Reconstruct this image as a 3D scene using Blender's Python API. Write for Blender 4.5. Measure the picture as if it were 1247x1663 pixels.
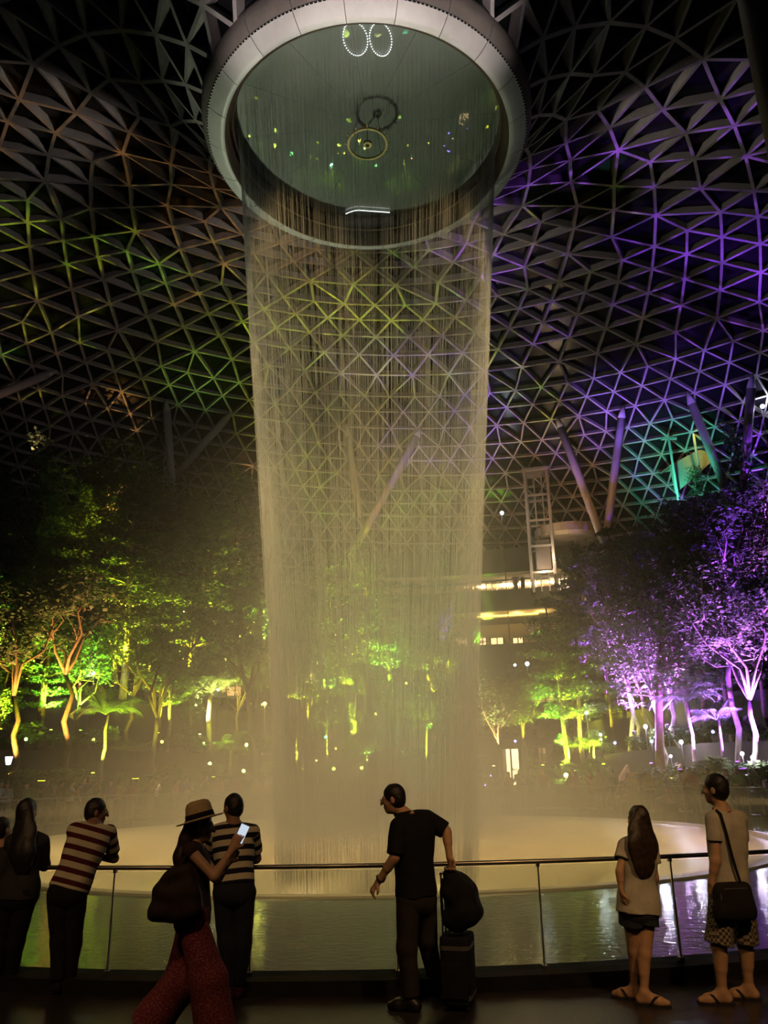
import bpy, math, random
import numpy as np
from mathutils import Vector, Matrix

SC = bpy.context.scene
for _o in list(bpy.data.objects):
    bpy.data.objects.remove(_o)
COL = SC.collection
R = math.radians
# ------------------------------------------------------------------ camera
F_PX, CXP, CYP = 1300.0, 623.5, 831.5
PITCH, ROLL = R(17.7), R(-1.0)
CAM = Vector((0.35, -22.5, 1.885))
CAM_M = Matrix.Rotation(R(90) + PITCH, 3, 'X') @ Matrix.Rotation(ROLL, 3, 'Z')
cam_d = bpy.data.cameras.new('camera')
cam_d.sensor_fit = 'HORIZONTAL'
cam_d.sensor_width = 36.0
cam_d.lens = 36.0 * F_PX / 1247.0
cam_d.clip_start, cam_d.clip_end = 0.1, 500
cam = bpy.data.objects.new('camera', cam_d)
cam.matrix_world = Matrix.Translation(CAM) @ CAM_M.to_4x4()
COL.objects.link(cam)
SC.camera = cam
# ------------------------------------------------------------------ night sky behind the roof glass
w = bpy.data.worlds.new('night')
SC.world = w
w.use_nodes = True
w.node_tree.nodes['Background'].inputs[0].default_value = (0.010, 0.010, 0.014, 1)
w.node_tree.nodes['Background'].inputs[1].default_value = 0.35
# ------------------------------------------------------------------ exposure
SC.view_settings.view_transform = 'Standard'
SC.view_settings.look = 'None'
SC.view_settings.gamma = 1.0
SC.view_settings.use_curve_mapping = False
SC.view_settings.exposure = 0.5
SC.cycles.use_denoising = True
SC.cycles.max_bounces = 3
SC.cycles.diffuse_bounces = 0
SC.cycles.glossy_bounces = 3
SC.cycles.transmission_bounces = 3
SC.cycles.adaptive_threshold = 0.2
SC.cycles.transparent_max_bounces = 16
SC.cycles.volume_bounces = 0
SC.cycles.sample_clamp_indirect = 3.0
SC.cycles.sample_clamp_direct = 0.0
SC.cycles.caustics_reflective = False
SC.cycles.caustics_refractive = False
SC.cycles.volume_step_rate = 4.0

# ------------------------------------------------------------------ lights of the place
def lamp(kind, loc, color, energy, target=None, cone=60, blend=0.6, size=0.15, name='lamp_light'):
    d = bpy.data.lights.new(name, kind)
    d.color = color
    d.energy = energy
    d.shadow_soft_size = size
    o = bpy.data.objects.new(name, d)
    o.location = loc
    if kind == 'SPOT':
        d.spot_size = R(cone)
        d.spot_blend = blend
    if kind == 'AREA':
        d.shape = 'DISK'
        d.size = size
    if target is not None:
        v = Vector(target) - Vector(loc)
        o.rotation_euler = v.to_track_quat('-Z', 'Y').to_euler()
    COL.objects.link(o)
    return o

ROOF_W = 460
UP = 18.0            # strength of the garden uplights
WARM = (1.0, 0.62, 0.25)
AMBER = (1.0, 0.45, 0.12)
YEL = (1.0, 0.78, 0.30)
LIME = (0.90, 1.0, 0.03)
GRN = (0.38, 1.0, 0.05)
TEAL = (0.1, 1.0, 0.62)
VIO = (0.28, 0.05, 1.0)
VIO2 = (0.40, 0.09, 1.0)
WHITE = (0.95, 0.98, 1.0)

# ------------------------------------------------------------------ pixel <-> place helpers (frame 1247 x 1663)
def ray(px, py):
    d = CAM_M @ Vector(((px - CXP) / F_PX, -(py - CYP) / F_PX, -1.0))
    return d
def at_y(px, py, Y):
    d = ray(px, py)
    t = (Y - CAM.y) / d.y
    return CAM + d * t
def at_z(px, py, Z):
    d = ray(px, py)
    t = (Z - CAM.z) / d.z
    return CAM + d * t
def at_r(px, py, rad):
    d = ray(px, py)
    a = d.x * d.x + d.y * d.y
    b = 2 * (CAM.x * d.x + CAM.y * d.y)
    c = CAM.x ** 2 + CAM.y ** 2 - rad * rad
    q = b * b - 4 * a * c
    if q < 0:
        q = 0
    t = (-b + math.sqrt(q)) / (2 * a)
    return CAM + d * t
def col_r(px, rad, z):
    """point on the circle of radius rad at height z that shows in picture column px"""
    lo, hi = -800.0, 2600.0
    for _ in range(40):
        m = (lo + hi) / 2
        if at_r(px, m, rad).z > z:
            lo = m
        else:
            hi = m
    return at_r(px, (lo + hi) / 2, rad)
def proj(P):
    v = CAM_M.transposed() @ (Vector(P) - CAM)
    if v.z >= -0.05:
        return None
    return (CXP + F_PX * v.x / -v.z, CYP - F_PX * v.y / -v.z)

# ------------------------------------------------------------------ mesh helpers
def new_mesh(name, V, Fc, smooth=False):
    me = bpy.data.meshes.new(name)
    V = np.asarray(V, dtype=np.float32).reshape(-1, 3)
    if isinstance(Fc, np.ndarray):
        k = Fc.shape[1]
        n = Fc.shape[0]
        me.vertices.add(len(V)); me.vertices.foreach_set('co', V.ravel())
        me.loops.add(n * k); me.loops.foreach_set('vertex_index', Fc.astype(np.int32).ravel())
        me.polygons.add(n)
        me.polygons.foreach_set('loop_start', np.arange(0, n * k, k, dtype=np.int32))
        me.update(calc_edges=True)
        me.validate()
    else:
        me.from_pydata([tuple(map(float, v)) for v in V], [], [list(map(int, f)) for f in Fc])
        me.update()
    if smooth:
        me.polygons.foreach_set('use_smooth', np.ones(len(me.polygons), dtype=bool))
    return me
def link(name, me, m=None, parent=None):
    o = bpy.data.objects.new(name, me)
    COL.objects.link(o)
    if m is not None:
        if len(me.materials) == 0:
            me.materials.append(m)
        else:
            o.material_slots[0].link = 'OBJECT'
            o.material_slots[0].material = m
    if parent is not None:
        o.parent = parent
    return o
def obj(name, V, Fc, m, parent=None, smooth=False):
    return link(name, new_mesh(name, V, Fc, smooth), m, parent)
def thing(name, label, cat, loc=(0, 0, 0), rz=0.0, group=None):
    o = bpy.data.objects.new(name, None)
    o.empty_display_size = 0.2
    COL.objects.link(o)
    o.location = loc
    o.rotation_euler = (0, 0, rz)
    return tag(o, label, cat, group)
def tag(o, label, cat, group=None):
    o['label'] = label
    o['category'] = cat
    if group:
        o['group'] = group
    return o
def struct(o, label=None, cat=None):
    o['kind'] = 'structure'
    if label:
        o['label'] = label
    if cat:
        o['category'] = cat
    return o
def copy_tree(o, parent=None):
    c = o.copy()
    COL.objects.link(c)
    c.parent = parent
    for ch in o.children:
        copy_tree(ch, c)
    return c

class MB:
    """collects simple shapes into one mesh"""
    def __init__(s):
        s.v, s.f = [], []
    def add(s, V, Fc):
        o = len(s.v)
        s.v += [tuple(x) for x in V]
        s.f += [[i + o for i in f] for f in Fc]
        return s
    def box(s, c, sz, rz=0.0):
        cx, cy, cz = c
        a, b, h = sz[0] / 2, sz[1] / 2, sz[2] / 2
        ca, sa = math.cos(rz), math.sin(rz)
        V = []
        for z in (-h, h):
            for x, y in ((-a, -b), (a, -b), (a, b), (-a, b)):
                V.append((cx + x * ca - y * sa, cy + x * sa + y * ca, cz + z))
        return s.add(V, [[3, 2, 1, 0], [4, 5, 6, 7], [0, 1, 5, 4], [1, 2, 6, 5], [2, 3, 7, 6], [3, 0, 4, 7]])
    def bar(s, a, b, wd, hd, up=(0, 0, 1)):
        a, b, up = Vector(a), Vector(b), Vector(up)
        t = (b - a).normalized()
        sd = t.cross(up)
        if sd.length < 1e-4:
            sd = t.cross(Vector((1, 0, 0)))
        sd.normalize()
        u = sd.cross(t)
        V = []
        for p in (a, b):
            for x, y in ((-wd, -hd), (wd, -hd), (wd, hd), (-wd, hd)):
                V.append(tuple(p + sd * x / 2 + u * y / 2))
        return s.add(V, [[3, 2, 1, 0], [4, 5, 6, 7], [0, 1, 5, 4], [1, 2, 6, 5], [2, 3, 7, 6], [3, 0, 4, 7]])
    def tube(s, pts, rad, n=8, cap=True):
        pts = [Vector(p) for p in pts]
        if not hasattr(rad, '__len__'):
            rad = [rad] * len(pts)
        o = len(s.v)
        ref = None
        for i, p in enumerate(pts):
            t = (pts[min(i + 1, len(pts) - 1)] - pts[max(i - 1, 0)]).normalized()
            if ref is None:
                ref = t.cross(Vector((0.13, 0.31, 0.94)))
                if ref.length < 0.05:
                    ref = t.cross(Vector((1, 0, 0)))
            u = (ref - t * ref.dot(t)).normalized()
            ref = u
            q = t.cross(u)
            for k in range(n):
                a = 2 * math.pi * k / n
                s.v.append(tuple(p + (u * math.cos(a) + q * math.sin(a)) * rad[i]))
        for i in range(len(pts) - 1):
            for k in range(n):
                a, b = o + i * n + k, o + i * n + (k + 1) % n
                s.f.append([a, b, b + n, a + n])
        if cap:
            s.f.append([o + k for k in reversed(range(n))])
            e = o + (len(pts) - 1) * n
            s.f.append([e + k for k in range(n)])
        return s
    def lathe(s, prof, n=24, c=(0, 0, 0), a0=0.0, a1=2 * math.pi):
        full = abs(a1 - a0 - 2 * math.pi) < 1e-6
        m = n if full else n + 1
        o = len(s.v)
        for k in range(m):
            a = a0 + (a1 - a0) * k / n
            for r_, z in prof:
                s.v.append((c[0] + r_ * math.sin(a), c[1] + r_ * math.cos(a), c[2] + z))
        L = len(prof)
        for k in range(n):
            k2 = (k + 1) % m
            for i in range(L - 1):
                s.f.append([o + k * L + i, o + k * L + i + 1, o + k2 * L + i + 1, o + k2 * L + i])
        return s
    def sphere(s, c, r_, n=10, sq=(1, 1, 1)):
        pr = []
        o = len(s.v)
        h = n // 2
        for i in range(h + 1):
            t = math.pi * i / h
            for k in range(n):
                a = 2 * math.pi * k / n
                s.v.append((c[0] + r_ * sq[0] * math.sin(t) * math.cos(a), c[1] + r_ * sq[1] * math.sin(t) * math.sin(a), c[2] + r_ * sq[2] * math.cos(t)))
        for i in range(h):
            for k in range(n):
                s.f.append([o + i * n + k, o + (i + 1) * n + k, o + (i + 1) * n + (k + 1) % n, o + i * n + (k + 1) % n])
        return s
    def build(s, name, m, parent=None, smooth=False):
        return obj(name, s.v, s.f, m, parent, smooth)

# ------------------------------------------------------------------ procedural materials
def mat(name, color, rough=0.6, metal=0.0, spec=0.5, var=0.0, vscale=8.0, bump=0.0, bscale=40.0, transl=0.0, coat=0.0, alpha=1.0, trans=0.0):
    m = bpy.data.materials.new(name)
    m.use_nodes = True
    nt = m.node_tree
    p = nt.nodes['Principled BSDF']
    p.inputs['Base Color'].default_value = (*color, 1)
    p.inputs['Roughness'].default_value = rough
    p.inputs['Metallic'].default_value = metal
    p.inputs['Specular IOR Level'].default_value = spec
    p.inputs['Coat Weight'].default_value = coat
    p.inputs['Alpha'].default_value = alpha
    p.inputs['Transmission Weight'].default_value = trans
    tc = nt.nodes.new('ShaderNodeTexCoord')
    if var > 0:
        n = nt.nodes.new('ShaderNodeTexNoise')
        n.inputs['Scale'].default_value = vscale
        n.inputs['Detail'].default_value = 3
        nt.links.new(tc.outputs['Object'], n.inputs['Vector'])
        r_ = nt.nodes.new('ShaderNodeValToRGB')
        r_.color_ramp.elements[0].position = 0.3
        r_.color_ramp.elements[1].position = 0.7
        r_.color_ramp.elements[0].color = (*[c * (1 - var) for c in color], 1)
        r_.color_ramp.elements[1].color = (*[min(1, c * (1 + var)) for c in color], 1)
        nt.links.new(n.outputs['Fac'], r_.inputs['Fac'])
        nt.links.new(r_.outputs['Color'], p.inputs['Base Color'])
    if bump > 0:
        n2 = nt.nodes.new('ShaderNodeTexNoise')
        n2.inputs['Scale'].default_value = bscale
        n2.inputs['Detail'].default_value = 2
        nt.links.new(tc.outputs['Object'], n2.inputs['Vector'])
        b = nt.nodes.new('ShaderNodeBump')
        b.inputs['Strength'].default_value = bump
        b.inputs['Distance'].default_value = 0.02
        nt.links.new(n2.outputs['Fac'], b.inputs['Height'])
        nt.links.new(b.outputs['Normal'], p.inputs['Normal'])
    if transl > 0:
        t = nt.nodes.new('ShaderNodeBsdfTranslucent')
        t.inputs['Color'].default_value = (*color, 1)
        mx = nt.nodes.new('ShaderNodeMixShader')
        mx.inputs[0].default_value = transl
        nt.links.new(p.outputs[0], mx.inputs[1])
        nt.links.new(t.outputs[0], mx.inputs[2])
        nt.links.new(mx.outputs[0], nt.nodes['Material Output'].inputs['Surface'])
    return m
def emit(name, color, strength):
    m = bpy.data.materials.new(name)
    m.use_nodes = True
    nt = m.node_tree
    nt.nodes.clear()
    e = nt.nodes.new('ShaderNodeEmission')
    e.inputs[0].default_value = (*color, 1)
    e.inputs[1].default_value = strength
    out = nt.nodes.new('ShaderNodeOutputMaterial')
    nt.links.new(e.outputs[0], out.inputs['Surface'])
    m.cycles.emission_sampling = 'NONE'      # the lamps beside these glowing surfaces do the lighting
    return m
def clear_glass(name, tint=(0.85, 0.9, 0.88), rough=0.02, refl=1.0, base=0.0):
    """thin clear sheet: mostly transparent, with a mirror-like surface reflection by Fresnel"""
    m = bpy.data.materials.new(name)
    m.use_nodes = True
    nt = m.node_tree
    nt.nodes.clear()
    tr = nt.nodes.new('ShaderNodeBsdfTransparent')
    tr.inputs[0].default_value = (*tint, 1)
    gl = nt.nodes.new('ShaderNodeBsdfGlossy')
    gl.inputs['Roughness'].default_value = rough
    gl.inputs[0].default_value = (refl, refl, refl, 1)
    fr = nt.nodes.new('ShaderNodeFresnel')
    fr.inputs['IOR'].default_value = 1.5
    mx = nt.nodes.new('ShaderNodeMixShader')
    out = nt.nodes.new('ShaderNodeOutputMaterial')
    nt.links.new(fr.outputs[0], mx.inputs[0])
    nt.links.new(tr.outputs[0], mx.inputs[1])
    nt.links.new(gl.outputs[0], mx.inputs[2])
    nt.links.new(mx.outputs[0], out.inputs['Surface'])
    return m
rng = np.random.default_rng(7)
random.seed(7)
# ================================================================== materials of the setting
M_FLOOR = mat('dark_granite', (0.030, 0.026, 0.024), 0.34, var=0.35, vscale=3.0, bump=0.15, bscale=30)
M_KERB = mat('black_stone', (0.014, 0.013, 0.012), 0.8, var=0.3, spec=0.15)
M_STEEL = mat('rail_steel', (0.32, 0.30, 0.28), 0.3, metal=1.0)
M_GLASS = clear_glass('rail_glass', (0.90, 0.93, 0.91), 0.02)
M_BEAM = mat('roof_steel', (0.50, 0.47, 0.46), 0.55, var=0.12, vscale=2.0)
M_BAND = mat('white_panel', (0.66, 0.65, 0.63), 0.4, var=0.05, vscale=3)
M_OUTER = mat('grey_panel', (0.27, 0.24, 0.215), 0.45, var=0.08, vscale=3)
M_INNERW = mat('bronze_wall', (0.10, 0.065, 0.045), 0.4, var=0.2, vscale=2)
M_BOWL = mat('white_acrylic', (0.46, 0.41, 0.32), 0.35)
M_STRUT = mat('strut_steel', (0.5, 0.48, 0.5), 0.45)

def ring_pts(rad, a0, a1, n):
    return [(rad * math.sin(a0 + (a1 - a0) * k / n), rad * math.cos(a0 + (a1 - a0) * k / n)) for k in range(n + 1)]
def sector(r0, r1, z0, z1, a0, a1, n=48):
    """solid annular block"""
    m = MB()
    m.lathe([(r0, z0), (r0, z1), (r1, z1), (r1, z0), (r0, z0)], n, a0=a0, a1=a1)
    if abs(a1 - a0 - 2 * math.pi) > 1e-6:
        m.f.append([0, 1, 2, 3])
        q = n * 5
        m.f.append([q + 3, q + 2, q + 1, q])
    return m

# ------------------------------------------------------------------ floor, pool, basin
fl = sector(14.2, 60, -0.6, 0.0, 0, 2 * math.pi, 160).build('floor', M_FLOOR)
struct(fl)
kerb = sector(14.22, 14.62, -0.02, 0.12, 0, 2 * math.pi, 160).build('kerb_strip', M_KERB)
struct(kerb)

def water_mat():
    m = bpy.data.materials.new('dark_water')
    m.use_nodes = True
    nt = m.node_tree
    p = nt.nodes['Principled BSDF']
    p.inputs['Base Color'].default_value = (0.045, 0.080, 0.055, 1)
    p.inputs['Roughness'].default_value = 0.035
    p.inputs['IOR'].default_value = 1.20
    tc = nt.nodes.new('ShaderNodeTexCoord')
    n = nt.nodes.new('ShaderNodeTexNoise')
    n.inputs['Scale'].default_value = 9.0
    n.inputs['Detail'].default_value = 3
    nt.links.new(tc.outputs['Object'], n.inputs['Vector'])
    b = nt.nodes.new('ShaderNodeBump')
    b.inputs['Strength'].default_value = 0.16
    b.inputs['Distance'].default_value = 0.035
    nt.links.new(n.outputs['Fac'], b.inputs['Height'])
    nt.links.new(b.outputs['Normal'], p.inputs['Normal'])
    return m
M_WATER = water_mat()
pw = MB().lathe([(9.8, 0.112), (14.21, 0.112)], 160).build('pool_water', M_WATER)
struct(pw)
prof = [(9.98, -0.3), (9.98, 0.10), (9.93, 0.14), (9.78, 0.145), (9.74, 0.125), (9.60, 0.125), (9.56, 0.10), (9.40, 0.10),
        (9.2, 0.06), (8.4, -0.10), (7.2, -0.38), (6.0, -0.75), (5.0, -1.2), (4.2, -1.8), (3.7, -2.6), (3.5, -4.0), (0.0, -4.1)]
bs = MB().lathe(prof, 160).build('water_basin', M_BOWL, smooth=True)
tag(bs, 'wide pale funnel basin catching the waterfall in the dark pool', 'basin')
bs['kind'] = 'structure'
bs.modifiers.new('edge', 'EDGE_SPLIT').split_angle = R(35)

# ------------------------------------------------------------------ glass railing: near arc and far arc
RR = 14.42
def railing(label, a0, a1, n, fine):
    t = thing('glass_railing', label, 'railing')
    da = (a1 - a0) / n
    pts = [(x, y, 1.02) for x, y in ring_pts(RR, a0, a1, n * 4)]
    MB().tube(pts, 0.021, 10).build('handrail', M_STEEL, t, True)
    pm = gm = None
    for k in range(n):
        a = a0 + da * k
        if gm is None:
            s = MB()
            s.lathe([(RR - 0.008, 0.10), (RR - 0.008, 0.985), (RR + 0.008, 0.985), (RR + 0.008, 0.10), (RR - 0.008, 0.10)], 4, a0=-da / 2 + 0.0006, a1=da / 2 - 0.0006)
            s.f.append([0, 1, 2, 3]); s.f.append([23, 22, 21, 20])
            gm = new_mesh('glass_panel', s.v, s.f)
            s = MB().box((0, RR, 0.55), (0.012, 0.03, 0.90))
            s.box((0, RR, 0.99), (0.03, 0.035, 0.03)).box((0, RR, 0.13), (0.04, 0.06, 0.05))
            pm = new_mesh('rail_post', s.v, s.f)
        g = link('glass_panel', gm, M_GLASS, t)
        g.rotation_euler = (0, 0, -(a + da / 2))
        q = link('rail_post', pm, M_STEEL, t)
        q.rotation_euler = (0, 0, -a)
    return t
def az_of(px, py, z):
    P = at_z(px, py, z)
    return math.atan2(P.x, P.y)
# near joints show at picture x = 232, 442, 877, 1075
NA = R(180 - 0.15) - 0.0
DA = 1.335 / RR
A877 = az_of(881, 1490, 0.55)
railing('glass railing with slim steel handrail right behind the leaning people', A877 - 9 * DA, A877 + 11 * DA, 20, True)
railing('far curved glass railing in front of the crowd across the pool', A877 + 11 * DA - 2 * math.pi, A877 - 9 * DA, 48, False)

# ------------------------------------------------------------------ oculus ring
Z0 = 22.05
ring = thing('oculus_ring', 'large round metal funnel ring in the roof that pours the waterfall', 'oculus ring', (0, 0, 0))
NP = 22
def band_panels(name, prof, m, gap):
    da = 2 * math.pi / NP
    s = MB()
    s.lathe(prof, 8, a0=gap, a1=da - gap)
    pm = new_mesh(name, s.v, s.f, True)
    for k in range(NP):
        o = link(name, pm, m, ring)
        o.rotation_euler = (0, 0, -(k + 0.35) * da)
band_panels('inner_band_panel', [(4.83, Z0 + 0.03), (4.85, Z0), (5.02, Z0 + 0.06), (5.22, Z0 + 0.17), (5.40, Z0 + 0.31)], M_BAND, 0.0016)
band_panels('outer_band_panel', [(5.42, Z0 + 0.34), (5.54, Z0 + 0.50), (5.63, Z0 + 0.72), (5.66, Z0 + 1.0), (5.60, Z0 + 1.3), (5.45, Z0 + 1.5)], M_OUTER, 0.0012)
MB().lathe([(5.40, Z0 + 0.33), (5.44, Z0 + 0.35)], 132).build('seam_strip', M_KERB, ring)
s = MB().lathe([(5.30, Z0 + 0.26), (5.38, Z0 + 0.40), (5.48, Z0 + 0.6), (5.55, Z0 + 0.9), (5.5, Z0 + 1.3)], 96)
s.build('backing_shell', M_KERB, ring, True)
s = MB()
for k in range(264):
    a = 2 * math.pi * k / 264
    s.box((5.415 * math.sin(a), 5.415 * math.cos(a), Z0 + 0.325), (0.035, 0.035, 0.03), -a)
b_ = s.build('rivet_row', M_BAND, ring)
b_['kind'] = 'stuff'
MB().lathe([(4.83, Z0 + 0.02), (4.72, Z0 + 0.10), (4.70, Z0 + 0.55), (4.62, Z0 + 0.60), (4.60, Z0 + 1.25)], 96).build('inner_wall', M_INNERW, ring, True)
s = MB().lathe([(4.60, Z0 + 0.56), (4.56, Z0 + 0.60), (4.60, Z0 + 0.64)], 96)
s.build('weir_edge', mat('weir_steel', (0.35, 0.26, 0.2), 0.3, metal=0.8), ring)
def disc_mat():
    m = mat('acrylic_disc', (0.135, 0.165, 0.135), 0.5, var=0.12, vscale=0.5, spec=0.5)
    nt = m.node_tree
    p = nt.nodes['Principled BSDF']
    p.inputs['Coat Weight'].default_value = 1.0
    p.inputs['Coat Roughness'].default_value = 0.012
    p.inputs['Coat IOR'].default_value = 1.8
    tc = nt.nodes['Texture Coordinate']
    n = nt.nodes.new('ShaderNodeTexNoise')
    n.inputs['Scale'].default_value = 1.3
    nt.links.new(tc.outputs['Object'], n.inputs['Vector'])
    b = nt.nodes.new('ShaderNodeBump')
    b.inputs['Strength'].default_value = 0.25
    b.inputs['Distance'].default_value = 0.01
    nt.links.new(n.outputs['Fac'], b.inputs['Height'])
    nt.links.new(b.outputs['Normal'], p.inputs['Coat Normal'])
    return m
M_DISC = disc_mat()
ZD = Z0 + 1.22
for k in range(12):                     # twelve acrylic segments with thin joints
    s = MB().lathe([(0.5, ZD), (4.62, ZD + 0.02)], 6, a0=0.0009, a1=2 * math.pi / 12 - 0.0009)
    o = s.build('acrylic_segment', M_DISC, ring)
    o.rotation_euler = (0, 0, -k * math.pi / 6 - 0.1)
MB().lathe([(0.0, ZD + 0.004), (0.51, ZD + 0.004)], 32).build('centre_plate', M_DISC, ring)
hub = MB()
hub.lathe([(0.63, Z0 + 0.36), (0.70, Z0 + 0.36), (0.70, Z0 + 0.43), (0.63, Z0 + 0.43), (0.63, Z0 + 0.36)], 40)
hub.lathe([(0.07, Z0 + 0.34), (0.15, Z0 + 0.34), (0.15, Z0 + 0.45), (0.07, Z0 + 0.45), (0.07, Z0 + 0.34)], 20)
for k in range(12):
    a = 2 * math.pi * k / 12
    hub.bar((0.69 * math.sin(a), 0.69 * math.cos(a), Z0 + 0.40), (0.80 * math.sin(a), 0.80 * math.cos(a), Z0 + 0.44), 0.03, 0.03)
for k in range(4):
    a = 2 * math.pi * (k + .5) / 4
    hub.bar((0.66 * math.sin(a), 0.66 * math.cos(a), Z0 + 0.40), (0.5 * math.sin(a), 0.5 * math.cos(a), ZD), 0.015, 0.015)
hub.bar((0, 0, Z0 + 0.42), (0, 0, ZD), 0.03, 0.03)
hub.build('hub_ring', mat('brass', (0.62, 0.5, 0.22), 0.35, metal=0.6), ring)
TILT = R(-3.1)                         # the ring hangs slightly askew
_c = Vector((0, 0, Z0))
ring.rotation_euler = (TILT, 0, 0)
ring.location = _c - Matrix.Rotation(TILT, 3, 'X') @ _c
# glowing dots in place of lamp reflections in the acrylic
M_GLINT = emit('white_glint', (0.95, 1.0, 0.97), 1.6)
def glint_loop(pxs, label):
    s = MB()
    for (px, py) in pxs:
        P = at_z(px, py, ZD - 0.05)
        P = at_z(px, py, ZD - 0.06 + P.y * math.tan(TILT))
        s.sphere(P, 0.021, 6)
    o = s.build('glint_dots', M_GLINT)
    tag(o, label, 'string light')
glint_loop([(577 + 20 * math.cos(t), 63 + 27 * math.sin(t) + 5 * math.cos(t)) for t in np.linspace(0, 6.28, 38)[:-1]], 'left oval loop of glowing dots standing in for reflections in the oculus disc')
glint_loop([(618 + 18 * math.cos(t), 64 + 27 * math.sin(t) + 4 * math.cos(t)) for t in np.linspace(0, 6.28, 38)[:-1]], 'right oval loop of glowing dots standing in for reflections in the oculus disc')
glint_loop([(562 + 70 * u, 347 - 7 * math.sin(min(1, u * 3) * 1.6) + 5 * u) for u in np.linspace(0, 1, 46)], 'wavy line of glowing dots for a reflection low in the oculus')

# ------------------------------------------------------------------ roof lattice
prof = [(5.5, 23.3), (6.6, 24.7), (8.5, 26.4), (11, 27.9), (15, 29.3), (20, 30.0), (25, 29.9), (30, 29.0), (35, 27.3), (39.5, 24.6), (43.5, 21.2), (46.5, 17.5), (48.5, 13.0), (49.5, 8.0)]
def catmull(P, n=24):
    P = [np.array(p, float) for p in P]
    P = [2 * P[0] - P[1]] + P + [2 * P[-1] - P[-2]]
    out = []
    for i in range(1, len(P) - 2):
        for k in range(n):
            t = k / n
            a, b, c, d = P[i - 1:i + 3]
            out.append(0.5 * (2 * b + (c - a) * t + (2 * a - 5 * b + 4 * c - d) * t * t + (3 * b - a - 3 * c + d) * t ** 3))
    out.append(P[-2])
    return np.array(out)
PC = catmull(prof)
ARC = np.r_[0, np.cumsum(np.hypot(*np.diff(PC, axis=0).T))]
def roof_pt(s_, a):
    r_ = float(np.interp(s_, ARC, PC[:, 0]))
    z = float(np.interp(s_, ARC, PC[:, 1]))
    x = r_ * math.sin(a)
    k = min(1, max(0, (r_ - 6) / 22))
    return Vector((x, r_ * math.cos(a), z - 0.05 * x * k * k * (3 - 2 * k)))
def roof_n(s_, a):
    e = 0.05
    t1 = roof_pt(s_ + e, a) - roof_pt(s_ - e, a)
    t2 = roof_pt(s_, a + 0.01) - roof_pt(s_, a - 0.01)
    n = t2.cross(t1)
    n.normalize()
    r_ = float(np.interp(s_, ARC, PC[:, 0]))
    up = Vector((math.sin(a) * max(0, r_ - 30) / 20, math.cos(a) * max(0, r_ - 30) / 20, 1))
    if r_ < 9:
        up = Vector((-math.sin(a) * .5, -math.cos(a) * .5, 1))
    return n if n.dot(up) > 0 else -n
def n_for(r_):
    for lim, n in ((8.6, 24), (14.0, 32), (21, 48), (30, 72), (35.5, 108), (40, 144)):
        if r_ < lim:
            return n
    return 180
rings = []
s_ = 0.0
i = 0
while s_ < ARC[-1] - 0.3:
    r_ = float(np.interp(s_, ARC, PC[:, 0]))
    n = n_for(r_)
    off = 0.5 * (i % 2) * 2 * math.pi / n
    rings.append((s_, n, off))
    s_ += 0.866 * 2 * math.pi * r_ / n * 1.02
    i += 1
nodes, start = [], []
for s_, n, off in rings:
    start.append(len(nodes))
    for k in range(n):
        a = off + 2 * math.pi * k / n
        nodes.append((s_, a))
NPOS = [roof_pt(*q) for q in nodes]
NNRM = [roof_n(*q) for q in nodes]
tris = []
for i in range(len(rings) - 1):
    (_, n0, o0), (_, n1, o1) = rings[i], rings[i + 1]
    A = [o0 + 2 * math.pi * k / n0 for k in range(n0 + 1)]
    B = [o1 + 2 * math.pi * k / n1 for k in range(n1 + 1)]
    j0 = 0
    j1 = 0
    # start B at the node nearest to A[0]
    sh = round((A[0] - o1) / (2 * math.pi / n1))
    B = [o1 + 2 * math.pi * (k + sh) / n1 for k in range(n1 + 1)]
    ia = ib = 0
    while ia < n0 or ib < n1:
        a_, b_ = start[i] + ia % n0, start[i + 1] + (ib + sh) % n1
        adv_a = ib >= n1 or (ia < n0 and (A[ia + 1] + A[ia]) < (B[ib + 1] + B[ib]))
        if adv_a:
            tris.append((a_, start[i] + (ia + 1) % n0, b_)); ia += 1
        else:
            tris.append((a_, start[i + 1] + (ib + 1 + sh) % n1, b_)); ib += 1
def seen(P, mx=350):
    q = proj(P)
    return q is not None and -mx < q[0] < 1247 + mx and -mx * 1.6 < q[1] < 1663
VIS = [seen(p) for p in NPOS]
tris = [t for t in tris if any(VIS[k] for k in t)]
edges = set()
for t in tris:
    for a_, b_ in ((t[0], t[1]), (t[1], t[2]), (t[0], t[2])):
        edges.add((min(a_, b_), max(a_, b_)))
edges = sorted(edges)
roof = thing('roof_lattice', 'domed glass roof of triangular steel lattice curving down to the oculus', 'roof')
roof['kind'] = 'structure'
def beam_geo(a_, b_):
    p, q = NPOS[a_], NPOS[b_]
    nn = (NNRM[a_] + NNRM[b_]).normalized()
    r_ = math.hypot((p.x + q.x) / 2, (p.y + q.y) / 2)
    wd = 0.15 if r_ < 30 else 0.12
    dp = 0.50 if r_ < 33 else 0.34
    t = (q - p).normalized()
    sd = t.cross(nn).normalized() * wd / 2
    u = nn * dp
    V = [p - sd, p + sd, q + sd, q - sd, p - sd * .8 + u, p + sd * .8 + u, q + sd * .8 + u, q - sd * .8 + u]
    return V, [[0, 3, 2, 1], [4, 5, 6, 7], [0, 1, 5, 4], [1, 2, 6, 5], [2, 3, 7, 6], [3, 0, 4, 7]]
def px_len(a_, b_):
    p, q = proj(NPOS[a_]), proj(NPOS[b_])
    if p is None or q is None:
        return 0
    mx, my = (p[0] + q[0]) / 2, (p[1] + q[1]) / 2
    if not (0 < mx < 1247 and 0 < my < 900):
        return 0
    return math.hypot(p[0] - q[0], p[1] - q[1])
ranked = sorted(edges, key=lambda e: -px_len(*e))
big = set(ranked[:300])
rest = MB()
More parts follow.
